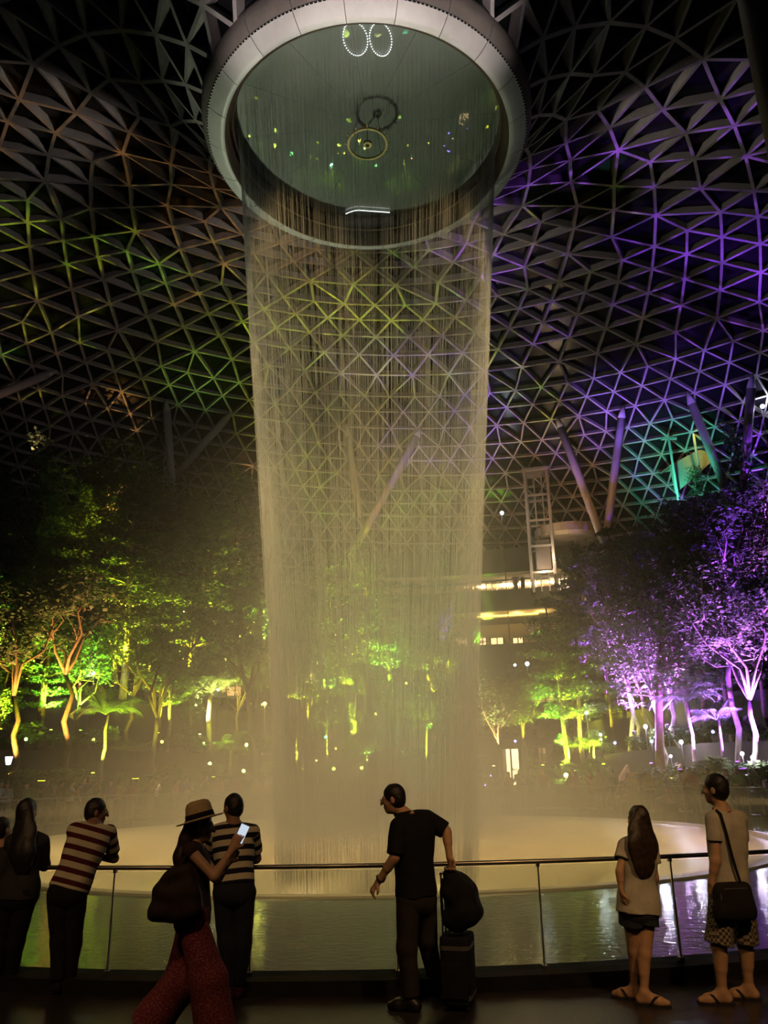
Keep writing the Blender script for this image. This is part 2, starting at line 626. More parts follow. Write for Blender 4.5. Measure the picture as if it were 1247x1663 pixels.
for e in edges:
    V, Fc = beam_geo(*e)
    if e in big:
        c = sum(V, Vector()) / 8
        o = obj('roof_beam', [v - c for v in V], Fc, M_BEAM, roof)
        o.location = c
    else:
        rest.add(V, Fc)
o = rest.build('far_roof_beams', M_BEAM, roof)
o['kind'] = 'stuff'
# glass panes set on the outer edge of the beams
def pane_mat():
    m = mat('roof_glass', (0.012, 0.013, 0.016), 0.22, spec=0.35)
    return m
M_PANE = pane_mat()
def pane_geo(t):
    P = [NPOS[k] + NNRM[k] * 0.40 for k in t]
    c = (P[0] + P[1] + P[2]) / 3
    P = [c + (p - c) * 0.985 for p in P]
    n = (P[1] - P[0]).cross(P[2] - P[0]).normalized() * 0.03
    V = P + [p + n for p in P]
    return V, [[0, 2, 1], [3, 4, 5], [0, 1, 4, 3], [1, 2, 5, 4], [2, 0, 3, 5]]
def px_area(t):
    q = [proj(NPOS[k]) for k in t]
    if any(v is None for v in q):
        return 0
    mx, my = sum(v[0] for v in q) / 3, sum(v[1] for v in q) / 3
    if not (0 < mx < 1247 and 0 < my < 900):
        return 0
    return abs((q[1][0] - q[0][0]) * (q[2][1] - q[0][1]) - (q[2][0] - q[0][0]) * (q[1][1] - q[0][1]))
rk = sorted(range(len(tris)), key=lambda k: -px_area(tris[k]))
bigp = set(rk[:300])
rest = MB()
for k, t in enumerate(tris):
    V, Fc = pane_geo(t)
    if k in bigp:
        c = sum(V, Vector()) / 6
        o = obj('roof_pane', [v - c for v in V], Fc, M_PANE, roof)
        o.location = c
    else:
        rest.add(V, Fc)
o = rest.build('far_roof_panes', M_PANE, roof)
o['kind'] = 'stuff'

# ------------------------------------------------------------------ slanted roof struts
def strut(top, bot, label):
    T = at_r(top[0], top[1], 35.0)
    s0 = float(np.interp(35.0, PC[:, 0], ARC))
    T = roof_pt(s0, math.atan2(T.x, T.y))
    Bp = at_r(bot[0], bot[1], 36.2)
    d = (Bp - T).normalized()
    Bl = T + d * ((T - Bp).length + 5.0)
    t = thing('roof_strut', label, 'strut', Bl)
    m = MB().tube([Vector((0, 0, 0)), T - Bl - (T - Bl).normalized() * 0.9], 0.30, 14)
    m.build('strut_tube', M_STRUT, t, True)
    m = MB().tube([T - Bl - (T - Bl).normalized() * 0.9, T - Bl], [0.30, 0.09], 14)
    m.build('strut_cone', M_STRUT, t, True)
strut((685, 690), (620, 812), 'slanted violet tinted roof strut seen through the waterfall')
strut((563, 668), (570, 740), 'pale upright roof strut seen through the waterfall left of centre')
strut((906, 700), (948, 795), 'slanted violet lit strut left of the upright violet strut')
strut((1012, 660), (997, 775), 'brightest violet nearly upright roof strut on the right')
strut((1116, 640), (1143, 705), 'violet strut leaning right above the dark right trees')
strut((1222, 612), (1215, 690), 'blue violet strut at the right picture edge')
strut((378, 640), (345, 705), 'short grey strut leaning left beside the left edge of the waterfall')
strut((273, 598), (275, 730), 'vertical grey strut above the dark trees left of the waterfall')
strut((102, 524), (0, 640), 'long pale strut slanting down to the left picture edge')

# ------------------------------------------------------------------ dark column of the near gallery, upper right edge
P = at_y(1262, 290, -16.2)
cb = thing('gallery_column', 'dark brown column edge at the upper right picture border', 'column', (P.x + 0.32, P.y, 0))
MB().tube([(0, 0, 0), (0, 0, 18)], 0.32, 24).build('shaft', mat('brown_cladding', (0.10, 0.075, 0.06), 0.5, var=.1), cb, True)
MB().tube([(0, 0, 0), (0, 0, 0.25)], 0.38, 24).build('base_collar', M_KERB, cb, True)
cb['kind'] = 'structure'
# ================================================================== waterfall: thousands of falling water threads
def fall_r(z):
    return np.interp(z, [-1.5, 0, 4, 9, 16, 22.0, 22.7], [2.6, 2.66, 2.86, 3.28, 3.88, 4.36, 4.42])
def water_thread_mat():
    m = bpy.data.materials.new('falling_water')
    m.use_nodes = True
    nt = m.node_tree
    nt.nodes.clear()
    d = nt.nodes.new('ShaderNodeBsdfDiffuse')
    d.inputs[0].default_value = (0.80, 0.80, 0.78, 1)
    t = nt.nodes.new('ShaderNodeBsdfTranslucent')
    t.inputs[0].default_value = (0.80, 0.80, 0.78, 1)
    tr = nt.nodes.new('ShaderNodeBsdfTransparent')
    mx = nt.nodes.new('ShaderNodeMixShader')
    mx.inputs[0].default_value = 0.5
    nt.links.new(d.outputs[0], mx.inputs[1])
    nt.links.new(t.outputs[0], mx.inputs[2])
    out = nt.nodes.new('ShaderNodeOutputMaterial')
    nt.links.new(mx.outputs[0], out.inputs['Surface'])
    return m
M_FALL = water_thread_mat()
wf = thing('waterfall', 'tall round curtain of falling water pouring from the oculus into the basin', 'waterfall', (0, 0, 0))
def threads(N, zlo, zhi, lmin, lmax, wmin, wmax, jit, seed):
    g = np.random.default_rng(seed)
    # clumped angles: the curtain falls in uneven bundles
    nb = 90
    cen = g.uniform(0, 2 * np.pi, nb)
    wgt = g.uniform(0.2, 1, nb); wgt /= wgt.sum()
    pick = g.choice(nb, N, p=wgt)
    a = np.where(g.random(N) < 0.55, cen[pick] + g.normal(0, 0.09, N), g.uniform(0, 2 * np.pi, N))
    L = g.uniform(lmin, lmax, N)
    zt = g.uniform(zlo, zhi, N)
    zt = np.minimum(zt, 22.65)
    zb = np.maximum(zt - L, -1.2)
    wd = g.uniform(wmin, wmax, N)
    spread = jit * np.abs(g.normal(0, 1, N))
    K = 4
    V = np.zeros((N, K, 3, 3))
    for k in range(K):
        z = zt + (zb - zt) * k / (K - 1)
        rr = fall_r(z) - spread * np.clip((22.65 - z) / 18, 0.02, 1)
        rr += 0.01 * np.sin(z * 0.5 + a * 40)
        tw = wd * (1.0 if 0 < k < K - 1 else 0.15)
        for c in range(3):
            b = 2 * np.pi * c / 3 + a
            V[:, k, c, 0] = rr * np.sin(a) + tw / 2 * np.cos(b)
            V[:, k, c, 1] = rr * np.cos(a) + tw / 2 * np.sin(b)
            V[:, k, c, 2] = z
    idx = np.arange(N * K * 3).reshape(N, K, 3)
    Fs = []
    for k in range(K - 1):
        for c in range(3):
            c2 = (c + 1) % 3
            Fs.append(np.stack([idx[:, k, c], idx[:, k, c2], idx[:, k + 1, c2], idx[:, k + 1, c]], -1))
    return V.reshape(-1, 3), np.concatenate(Fs)
V, Fc = threads(8500, 2, 26.5, 3.0, 8.0, 0.0016, 0.0036, 0.20, 1)
o = obj('water_threads', V, Fc, M_FALL, wf); o['kind'] = 'stuff'
V, Fc = threads(5500, 0.0, 14.0, 1.5, 4.0, 0.002, 0.0048, 0.26, 2)
o = obj('lower_spray_threads', V, Fc, M_FALL, wf); o['kind'] = 'stuff'

# ------------------------------------------------------------------ mist over the basin
def mist_mat():
    m = bpy.data.materials.new('basin_mist')
    m.use_nodes = True
    nt = m.node_tree
    nt.nodes.clear()
    L = nt.links.new
    tc = nt.nodes.new('ShaderNodeTexCoord')
    sep = nt.nodes.new('ShaderNodeSeparateXYZ')
    L(tc.outputs['Object'], sep.inputs[0])
    def mth(op, a, b=None, c=None):
        n = nt.nodes.new('ShaderNodeMath')
        n.operation = op
        for i, v in enumerate((a, b, c)):
            if v is None:
                continue
            if isinstance(v, (int, float)):
                n.inputs[i].default_value = v
            else:
                L(v, n.inputs[i])
        return n.outputs[0]
    x2 = mth('MULTIPLY', sep.outputs[0], sep.outputs[0])
    y2 = mth('MULTIPLY', sep.outputs[1], sep.outputs[1])
    r2 = mth('ADD', x2, y2)
    z = mth('MAXIMUM', sep.outputs[2], 0.0)
    # wide low blanket
    e1 = mth('EXPONENT', mth('MULTIPLY', z, -1 / 1.9))
    g1 = mth('EXPONENT', mth('MULTIPLY', r2, -1 / 66.0))
    low = mth('MULTIPLY', mth('MULTIPLY', e1, g1), MIST_LOW)
    # plume that climbs with the water
    e2 = mth('EXPONENT', mth('MULTIPLY', z, -1 / 5.5))
    g2 = mth('EXPONENT', mth('MULTIPLY', r2, -1 / 18.0))
    plume = mth('MULTIPLY', mth('MULTIPLY', e2, g2), MIST_PLUME)
    # thicker spray that hugs the falling curtain
    rr = mth('SQRT', r2)
    q = mth('DIVIDE', mth('SUBTRACT', rr, mth('ADD', mth('MULTIPLY', z, 0.068), 2.55)), 0.42)
    shell = mth('MULTIPLY', mth('EXPONENT', mth('MULTIPLY', mth('MULTIPLY', q, q), -1.0)), MIST_SHELL)
    shell = mth('MULTIPLY', shell, mth('MAXIMUM', mth('SUBTRACT', 1.0, mth('MULTIPLY', z, 1 / 11.0)), 0.0))
    d = mth('ADD', mth('ADD', low, plume), shell)
    edge = mth('SUBTRACT', 1.0, mth('MULTIPLY', r2, 1 / 11.6 ** 2))
    d = mth('MULTIPLY', d, mth('MAXIMUM', edge, 0.0))
    v = nt.nodes.new('ShaderNodeVolumeScatter')
    v.inputs['Color'].default_value = (0.97, 0.95, 0.90, 1)
    v.inputs['Anisotropy'].default_value = 0.0
    L(d, v.inputs['Density'])
    out = nt.nodes.new('ShaderNodeOutputMaterial')
    L(v.outputs[0], out.inputs['Volume'])
    return m
MIST_LOW, MIST_PLUME, MIST_SHELL = 0.34, 0.085, 0.10
BASIN_W, FALL_W = 13000, 0.8
s = MB().lathe([(0, 0.155), (11.6, 0.155), (11.6, 11.0), (0, 11.0)], 48)
mist = s.build('mist', mist_mat())
tag(mist, 'warm glowing mist hanging over the basin around the waterfall foot', 'mist')
mist['kind'] = 'stuff'

# spots without fixtures, added to light the basin, the water and the ring
def flood(loc, color, energy, target, cone, label, size=0.12):
    """bare spot lamp, no housing drawn"""
    lamp('SPOT', loc, color, energy, target, cone, 0.8, size)
for k in range(4):                       # unseen spots added under the roof, to warm basin and mist evenly
    a = R(90 * k + 45)
    lamp('SPOT', (13 * math.sin(a), 13 * math.cos(a), 27.6), (1.0, 0.66, 0.24), BASIN_W, (0, 0, 0), 37, 0.25, 0.2)
for P, colr, en in (((-22, 10, 24), (1.0, 0.84, 0.38), 7000), ((22, 10, 24), (0.85, 1.0, 0.7), 3500), ((-20, -13, 22), (1.0, 0.86, 0.66), 4500), ((20, -13, 22), (1.0, 0.88, 0.70), 4500)):
    lamp('SPOT', P, colr, en * FALL_W, (0, 0, 8.5), 44, 0.8, 0.4)
for px, colr, en in ((480, (1.0, 0.8, 0.25), 1500), (560, (0.7, 1.0, 0.15), 1800), (640, (0.9, .95, .3), 800), (705, (0.15, 1.0, 0.45), 3200)):
    P = col_r(px, 12.6, 0.3)
    lamp('SPOT', P, colr, en, (0.35 * P.x, 0.3 * P.y, 6.0), 46, 0.9, 0.2)
# floods that reach the underside of the ring and its acrylic
lamp('SPOT', (-9, 12.5, 0.4), (0.85, 0.95, 0.66), 6500, (-1.0, 0, 23), 30, 0.8, 0.3)
lamp('SPOT', (8, -12.2, 0.3), (1.0, 0.84, 0.80), 30000, (1.6, -5.3, 22.7), 19, 0.8, 0.3)
lamp('SPOT', (-8, -12.2, 0.3), (1.0, 0.84, 0.80), 30000, (-1.6, -5.3, 22.7), 19, 0.8, 0.3)
# ================================================================== terraces of the indoor garden
M_SOIL = mat('planted_soil', (0.035, 0.04, 0.022), 0.9, var=0.5, vscale=1.5, bump=0.6, bscale=4)
M_TWALL = mat('terrace_stone', (0.075, 0.062, 0.048), 0.75, var=0.25, vscale=1.2, bump=0.4, bscale=8)
M_CONC = mat('pale_concrete', (0.42, 0.36, 0.29), 0.7, var=0.12, vscale=0.8)
M_DARKC = mat('dark_fascia', (0.07, 0.06, 0.05), 0.7, var=0.2, vscale=0.8)
M_BARK = mat('brown_bark', (0.20, 0.14, 0.085), 0.85, var=0.35, vscale=6, bump=0.6, bscale=22)
M_BARKP = mat('pale_bark', (0.42, 0.36, 0.27), 0.8, var=0.25, vscale=5, bump=0.5, bscale=22)
def leaf_mat(name, c):
    m = mat(name, c, 0.55, var=0.35, vscale=1.3, transl=0.4)
    return m
M_LEAF = [leaf_mat('leaf_green', (0.10, 0.17, 0.07)), leaf_mat('leaf_deep_green', (0.06, 0.11, 0.05)), leaf_mat('leaf_fresh_green', (0.16, 0.24, 0.09))]

# tiers: (inner radius, height, half angle start, end)
TIERS = [(19.0, 0.9), (22.5, 2.6), (26.0, 5.0), (29.5, 7.8), (33.0, 11.0), (36.5, 14.2)]
def tier_scale(a):
    """the valley is lower in the middle and right of it, where the shops stand"""
    d = math.degrees(a)
    return float(np.interp(d, [-90, -35, -15, 2, 12, 20, 30, 42, 90], [1.12, 1.12, 1.0, 0.86, 0.62, 0.66, 0.9, 1.05, 1.05]))
def ground_z(r_, a):
    z = 0.0
    for q, h in TIERS:
        if r_ >= q:
            z = h
    return z * tier_scale(a) if z > 1 else z
for i, (q, h) in enumerate(TIERS):
    r1 = TIERS[i + 1][0] if i + 1 < len(TIERS) else 42.0
    n = 72
    a0, a1 = R(-72), R(72)
    V, Fc = [], []
    for k in range(n + 1):
        a = a0 + (a1 - a0) * k / n
        z1 = h * tier_scale(a) if h > 1 else h
        zb = 0 if i == 0 else TIERS[i - 1][1] * (tier_scale(a) if TIERS[i - 1][1] > 1 else 1)
        for rr, zz in ((q, -0.1), (q, z1), (q + 0.35, z1 + 0.0), (q + 0.35, z1 - 0.12), (r1 + 0.3, z1 - 0.12), (r1 + 0.3, -0.1)):
            V.append((rr * math.sin(a), rr * math.cos(a), zz))
    for k in range(n):
        for j in range(5):
            b0, b1 = k * 6 + j, (k + 1) * 6 + j
            Fc.append([b0, b0 + 1, b1 + 1, b1])
    o = obj('terrace', V, Fc, M_TWALL)
    o.data.materials.append(M_SOIL)
    for p in o.data.polygons:
        if p.index % 5 in (3,):
            p.material_index = 1
    struct(o)

# ================================================================== plants
def rv(g, s=1.0):
    v = g.normal(0, 1, 3)
    return v / np.linalg.norm(v) * s
def leaf_cloud(cent, rad, cnt, g, size=(0.16, 0.34), flat=0.35):
    """cnt leaves scattered in flattened blobs; each leaf a folded four-point blade"""
    cent = np.array(cent, float)
    n = len(cent)
    idx = np.repeat(np.arange(n), cnt)
    N = len(idx)
    d = g.normal(0, 1, (N, 3))
    d /= np.linalg.norm(d, axis=1)[:, None]
    d *= g.random((N, 1)) ** 0.45
    P = cent[idx] + d * np.array([1, 1, flat]) * np.array(rad)[idx][:, None]
    L = g.uniform(size[0], size[1], N)
    ax = g.normal(0, 1, (N, 3)); ax[:, 2] = ax[:, 2] * 0.35 - 0.15
    ax /= np.linalg.norm(ax, axis=1)[:, None]
    sd = np.cross(ax, g.normal(0, 0.45, (N, 3)) + [0, 0, 1.0])
    sd /= np.linalg.norm(sd, axis=1)[:, None] + 1e-9
    w_ = L * g.uniform(0.22, 0.36, N)
    up = np.cross(sd, ax)
    V = np.stack([P, P + ax * (L * .45)[:, None] + sd * w_[:, None] + up * (w_ * .3)[:, None], P + ax * L[:, None], P + ax * (L * .45)[:, None] - sd * w_[:, None] + up * (w_ * .3)[:, None]], 1)
    i4 = np.arange(N * 4).reshape(N, 4)
    F3 = np.concatenate([i4[:, [0, 1, 2]], i4[:, [0, 2, 3]]])
    return V.reshape(-1, 3), F3
def wob(p, q, g, n=4, amp=0.06):
    p, q = np.array(p, float), np.array(q, float)
    L = np.linalg.norm(q - p)
    out = [p]
    for k in range(1, n):
        out.append(p + (q - p) * k / n + g.normal(0, amp * L / n, 3))
    out.append(q)
    return out

class Plant:
    def __init__(s, trunk, foliage, fronds=None):
        s.trunk, s.foliage, s.fronds = trunk, foliage, fronds

def tiered_tree(seed, H=9.0, spread=2.2, dens=46):
    """slender trunk with flat layers of foliage"""
    g = np.random.default_rng(seed)
    mb = MB()
    lean = g.normal(0, 0.05, 2) * H
    trunk = [(lean[0] * t * t + 0.05 * math.sin(t * 7), lean[1] * t * t, H * t) for t in np.linspace(0, 1, 8)]
    mb.tube(trunk, [0.017 * H * (1 - 0.85 * t) + 0.015 for t in np.linspace(0, 1, 8)], 7)
    cent, rad = [], []
    nl = int(5 + H * 0.25)
    for i in range(nl):
        t = 0.36 + 0.64 * i / (nl - 1)
        c = np.array([lean[0] * t * t, lean[1] * t * t, H * t])
        nb = 5
        a0 = g.uniform(0, 6.28)
        Lb = spread * (1.05 - 0.75 * (t - 0.36) / 0.64) * g.uniform(0.8, 1.15)
        for b in range(nb):
            a = a0 + 2 * math.pi * b / nb + g.normal(0, 0.25)
            q = c + np.array([math.cos(a), math.sin(a), 0.22]) * Lb * g.uniform(.75, 1.1)
            mb.tube(wob(c, q, g, 3), [0.03, 0.024, 0.018, 0.008], 4, False)
            for u in (0.5, 0.8, 1.02):
                cent.append(c + (q - c) * u + np.array([0, 0, 0.05])); rad.append(0.34 * Lb * (0.7 + 0.35 * u) + 0.12)
    V, Fc = leaf_cloud(cent, rad, dens, g, (0.12, 0.26), 0.22)
    return Plant(new_mesh('trunk', mb.v, mb.f, True), new_mesh('foliage', V, Fc))
def broad_tree(seed, H=9.0, spread=2.6, dens=60, fork=0.42):
    """bare forked limbs carrying loose leafy clumps"""
    g = np.random.default_rng(seed)
    mb = MB()
    top = np.array([g.normal(0, .35), g.normal(0, .35), H * fork])
    r0 = 0.0135 * H
    mb.tube(wob((0, 0, 0), top, g, 5, 0.12), np.linspace(r0, r0 * .7, 6), 8)
    cent, rad = [], []
    nl = 5
    a0 = g.uniform(0, 6.28)
    for b in range(nl):
        a = a0 + 2 * math.pi * b / nl + g.normal(0, .3)
        e = top + np.array([math.cos(a) * spread * g.uniform(.35, .8), math.sin(a) * spread * g.uniform(.35, .8), H * (1 - fork) * g.uniform(.5, .85)])
        mb.tube(wob(top, e, g, 4, 0.2), np.linspace(r0 * .55, r0 * .22, 5), 6)
        for c in range(4):
            st = top + (e - top) * g.uniform(.35, .9)
            q = st + np.array([g.normal(0, .38) * spread, g.normal(0, .38) * spread, abs(g.normal(0.12, .12)) * H])
            mb.tube(wob(st, q, g, 3, 0.2), [r0 * .22, r0 * .16, r0 * .1, 0.008], 4, False)
            cent.append(q); rad.append(spread * g.uniform(.22, .36))
            cent.append(st + (q - st) * .6); rad.append(spread * g.uniform(.16, .26))
        cent.append(e); rad.append(spread * .34)
    V, Fc = leaf_cloud(cent, rad, dens, g, (0.13, 0.30), 0.6)
    return Plant(new_mesh('trunk', mb.v, mb.f, True), new_mesh('foliage', V, Fc))
def column_tree(seed, H=10.0, wd=1.1, dens=60):
    """dense dark column of leaves"""
    g = np.random.default_rng(seed)
    mb = MB().tube(wob((0, 0, 0), (0, 0, H * .95), g, 6, .05), np.linspace(0.13, 0.03, 7), 7)
    cent, rad = [], []
    for i in range(44):
        t = g.uniform(0.16, 1.0)
        a = g.uniform(0, 6.28)
        rr = wd * (1 - 0.65 * abs(t - 0.45)) * g.uniform(0.1, .85)
        cent.append((rr * math.cos(a), rr * math.sin(a), H * t)); rad.append(wd * g.uniform(.35, .55))
    V, Fc = leaf_cloud(cent, rad, dens, g, (0.12, 0.26), 0.9)
    return Plant(new_mesh('trunk', mb.v, mb.f, True), new_mesh('foliage', V, Fc))
def frond_mesh(L, droop, nl=26, blade=0.42, fan=False):
    """one arched palm frond along +x"""
    V, Fc = [], []
    P = []
    for k in range(nl + 1):
        t = k / nl
        P.append((L * t * (1 - 0.12 * t), 0, L * (0.55 * t - droop * t * t)))
    for k in range(nl):
        w_ = 0.012 * (1 - k / nl) + 0.004
        b = len(V)
        for (x, y, z) in (P[k], P[k + 1]):
            V += [(x, -w_, z), (x, w_, z), (x, 0, z - w_ * 1.5)]
        Fc += [[b, b + 1, b + 4, b + 3], [b + 1, b + 2, b + 5, b + 4], [b + 2, b, b + 3, b + 5]]
    for k in range(3, nl):
        t = k / nl
        bl = blade * L * math.sin(math.pi * min(1, 0.12 + t * 0.92)) ** 0.7
        x, _, z = P[k]
        for sd in (-1, 1):
            b = len(V)
            V += [(x - 0.014, 0, z), (x + 0.014, 0, z), (x + bl * .40 + .017, sd * bl * .5, z + 0.05 * bl), (x + bl * .40 - .017, sd * bl * .5, z + 0.05 * bl), (x + bl * .62, sd * bl * .86, z - 0.24 * bl)]
            Fc += [[b, b + 1, b + 2, b + 3], [b + 3, b + 2, b + 4]]
    return V, Fc
def palm(seed, H=3.5, L=1.9, n=13, tr=0.07):
    g = np.random.default_rng(seed)
    mb = MB()
    mb.tube(wob((0, 0, 0), (g.normal(0, .1), g.normal(0, .1), H), g, 5, .04), np.linspace(tr * 1.3, tr * .8, 6), 8)
    fr = []
    fm = [new_mesh('frond', *frond_mesh(L * q, dr), False) for q, dr in ((1, .75), (.95, .45), (.85, .15))]
    for k in range(n):
        fr.append((fm[k % 3], (0, -0.25 * (k % 3) + g.normal(0, .06), 2 * math.pi * k * 0.382 + g.normal(0, .1)), H))
    return Plant(new_mesh('trunk', mb.v, mb.f, True), None, fr)
def shrub(seed, H=1.3, wd=0.9, dens=70, size=(0.16, 0.36)):
    g = np.random.default_rng(seed)
    mb = MB()
    cent, rad = [], []
    for i in range(7):
        a = g.uniform(0, 6.28)
        q = (math.cos(a) * wd * g.uniform(.1, .6), math.sin(a) * wd * g.uniform(.1, .6), H * g.uniform(.45, .9))
        mb.tube(wob((0, 0, 0), q, g, 2, .1), [0.02, 0.015, 0.008], 4, False)
        cent.append(q); rad.append(wd * .48)
    V, Fc = leaf_cloud(cent, rad, dens, g, size, 0.8)
    return Plant(new_mesh('stems', mb.v, mb.f, True), new_mesh('foliage', V, Fc))

PL = {
    'tier': [tiered_tree(11, 9, 2.3), tiered_tree(12, 9, 1.9), tiered_tree(13, 9, 2.7, 40)],
    'broad': [broad_tree(21), broad_tree(22, fork=.5), broad_tree(23, spread=3.0, fork=.36)],
    'column': [column_tree(31), column_tree(32, wd=1.4)],
    'palm': [palm(41), palm(42, 3.2, 1.6, 11), palm(43, 2.6, 1.5, 12, 0.10)],
    'shrub': [shrub(51), shrub(52, 1.0, 1.1), shrub(53, 1.5, .8, 80, (.22, .5))],
}
REFH = {'tier': 9.6, 'broad': 9.0, 'column': 10.0, 'palm': 4.3, 'shrub': 1.4}
KINDW = {'tier': 'layered slender tree', 'broad': 'forked leafy tree', 'column': 'dense columnar tree', 'palm': 'feather palm', 'shrub': 'bushy shrub'}
NAMEW = {'tier': 'layered_tree', 'broad': 'forked_tree', 'column': 'columnar_tree', 'palm': 'feather_palm', 'shrub': 'shrub'}
def plant(kind, var, P, H, label, group=None, pale=False, rot=None, leaf=None, wide=1.0):
    pl = PL[kind][var % len(PL[kind])]
    k = H / REFH[kind]
    t = thing(NAMEW[kind], label, 'shrub' if kind == 'shrub' else ('palm' if kind == 'palm' else 'tree'), P, 0, group)
    t.rotation_euler = (0, 0, random.uniform(0, 6.28) if rot is None else rot)
    t.scale = (k * wide, k * wide, k)
    link('stems' if kind == 'shrub' else 'trunk', pl.trunk, M_BARKP if pale else M_BARK, t)
    lm = M_LEAF[leaf if leaf is not None else var % 3]
    if pl.foliage:
        link('foliage', pl.foliage, lm, t)
    if pl.fronds:
        for me, ro, h in pl.fronds:
            o = link('frond', me, lm, t)
            o.rotation_euler = ro
            o.location = (0, 0, h)
    return t
for _k in PL:                     # shared meshes carry an empty slot, each copy sets its own bark or leaf
    for _p in PL[_k]:
        for _m in [_p.trunk, _p.foliage] + [f[0] for f in (_p.fronds or [])]:
            if _m is not None and len(_m.materials) == 0:
                _m.materials.append(None)

LAMP_M = {}
def lens(colr, st):
    key = (colr, st)
    if key not in LAMP_M:
        LAMP_M[key] = emit('lamp_lens_%d' % len(LAMP_M), colr, st)
    return LAMP_M[key]
CAN = mat('lamp_housing', (0.03, 0.03, 0.03), 0.5)
_can = MB().lathe([(0.0, 0.0), (0.10, 0.0), (0.10, 0.05), (0.03, 0.06), (0.03, 0.16), (0.09, 0.18), (0.11, 0.34), (0.09, 0.34), (0.085, 0.30), (0, 0.29)], 10)
_canm = new_mesh('housing', _can.v, _can.f)
_lnm_ = MB().sphere((0, 0, 0.33), 0.085, 8, (1, 1, .6))
_lnm = new_mesh('lens', _lnm_.v, _lnm_.f, True)
_lnm.materials.append(None)
_st_ = MB().tube([(0, 0, 0), (0, 0, .78)], .022, 6)
_stk = new_mesh('stake', _st_.v, _st_.f)
def uplight(P, colr, energy, target, label, cone=56, dot=14.0, sz=1.0, group=None):
    """garden spotlight: housing, glowing lens and the lamp itself"""
    t = thing('garden_uplight', label, 'lamp', P, 0, group)
    P = Vector(P) + Vector((0, 0, .75))
    t.location = P - Vector((0, 0, .75))
    h_ = link('housing', _canm, CAN, t)
    o = link('lens', _lnm, lens(colr, dot), t)
    h_.location = o.location = (0, 0, .75)
    link('stake', _stk, CAN, t)
    if energy > 0:
        v = Vector(target) - Vector(P)
        lamp('SPOT', Vector(P) + Vector((0, 0, 0.45 * sz)), colr, energy * UP, target, cone, 0.7, 0.08)
    return t
# ------------------------------------------------------------------ the planting, placed by picture column and distance from the fall
def g_at(px, r_):
    P = col_r(px, r_, 1.0)
    for _ in range(3):
        z = ground_z(r_, math.atan2(P.x, P.y))
        P = col_r(px, r_, z)
    P.z = z - 0.13 if r_ > 19.35 else z
    return P
# kind, variant, column, radius, height, pale bark, uplight (colour, energy) or None, label
MARKS0 = [(30, 'at the left edge'), (105, 'above the left shop window'), (190, 'above the glowing left window'), (260, 'by the thick black trunk'), (320, 'near the stilt palm'), (370, 'above the fan palm'), (430, 'at the left water edge'), (490, 'behind the left water'),
          (560, 'behind the middle of the water'), (620, 'behind the water, right of centre'), (680, 'behind the right water'), (745, 'at the right water edge'), (970, 'by the tall layered tree'), (1030, 'above the wooden stairs'), (1075, 'by the tall dark trunk'), (1120, 'above the violet palm'), (1180, 'by the glowing violet trunk'), (1230, 'at the right edge')]
MARKS1 = [(10, 'at the left edge'), (50, 'behind the left lantern'), (90, 'left of the bright left window'), (130, 'by the bright left window'), (175, 'above the bright left window'), (215, 'left of the thick black trunk'), (255, 'by the thick black trunk'), (300, 'left of the stilt palm'), (340, 'by the stilt palm'), (375, 'by the fan palm'), (410, 'by the two yellow lamps'), (445, 'at the left water edge'),
          (490, 'behind the left water'), (535, 'behind the water, left of centre'), (580, 'behind the middle of the water'), (630, 'behind the water, right of centre'), (680, 'behind the right water'), (730, 'near the right water edge'), (775, 'left of the bright doorway'), (815, 'above the bright doorway'), (860, 'right of the bright doorway'), (900, 'left of the tall layered trees'), (940, 'by the tall layered trees'), (980, 'left of the wooden stairs'),
          (1020, 'by the wooden stairs'), (1060, 'left of the tall dark trunk'), (1090, 'by the lilac trunks'), (1130, 'by the violet palm'), (1165, 'right of the violet palm'), (1200, 'by the glowing violet trunk'), (1240, 'at the right edge')]
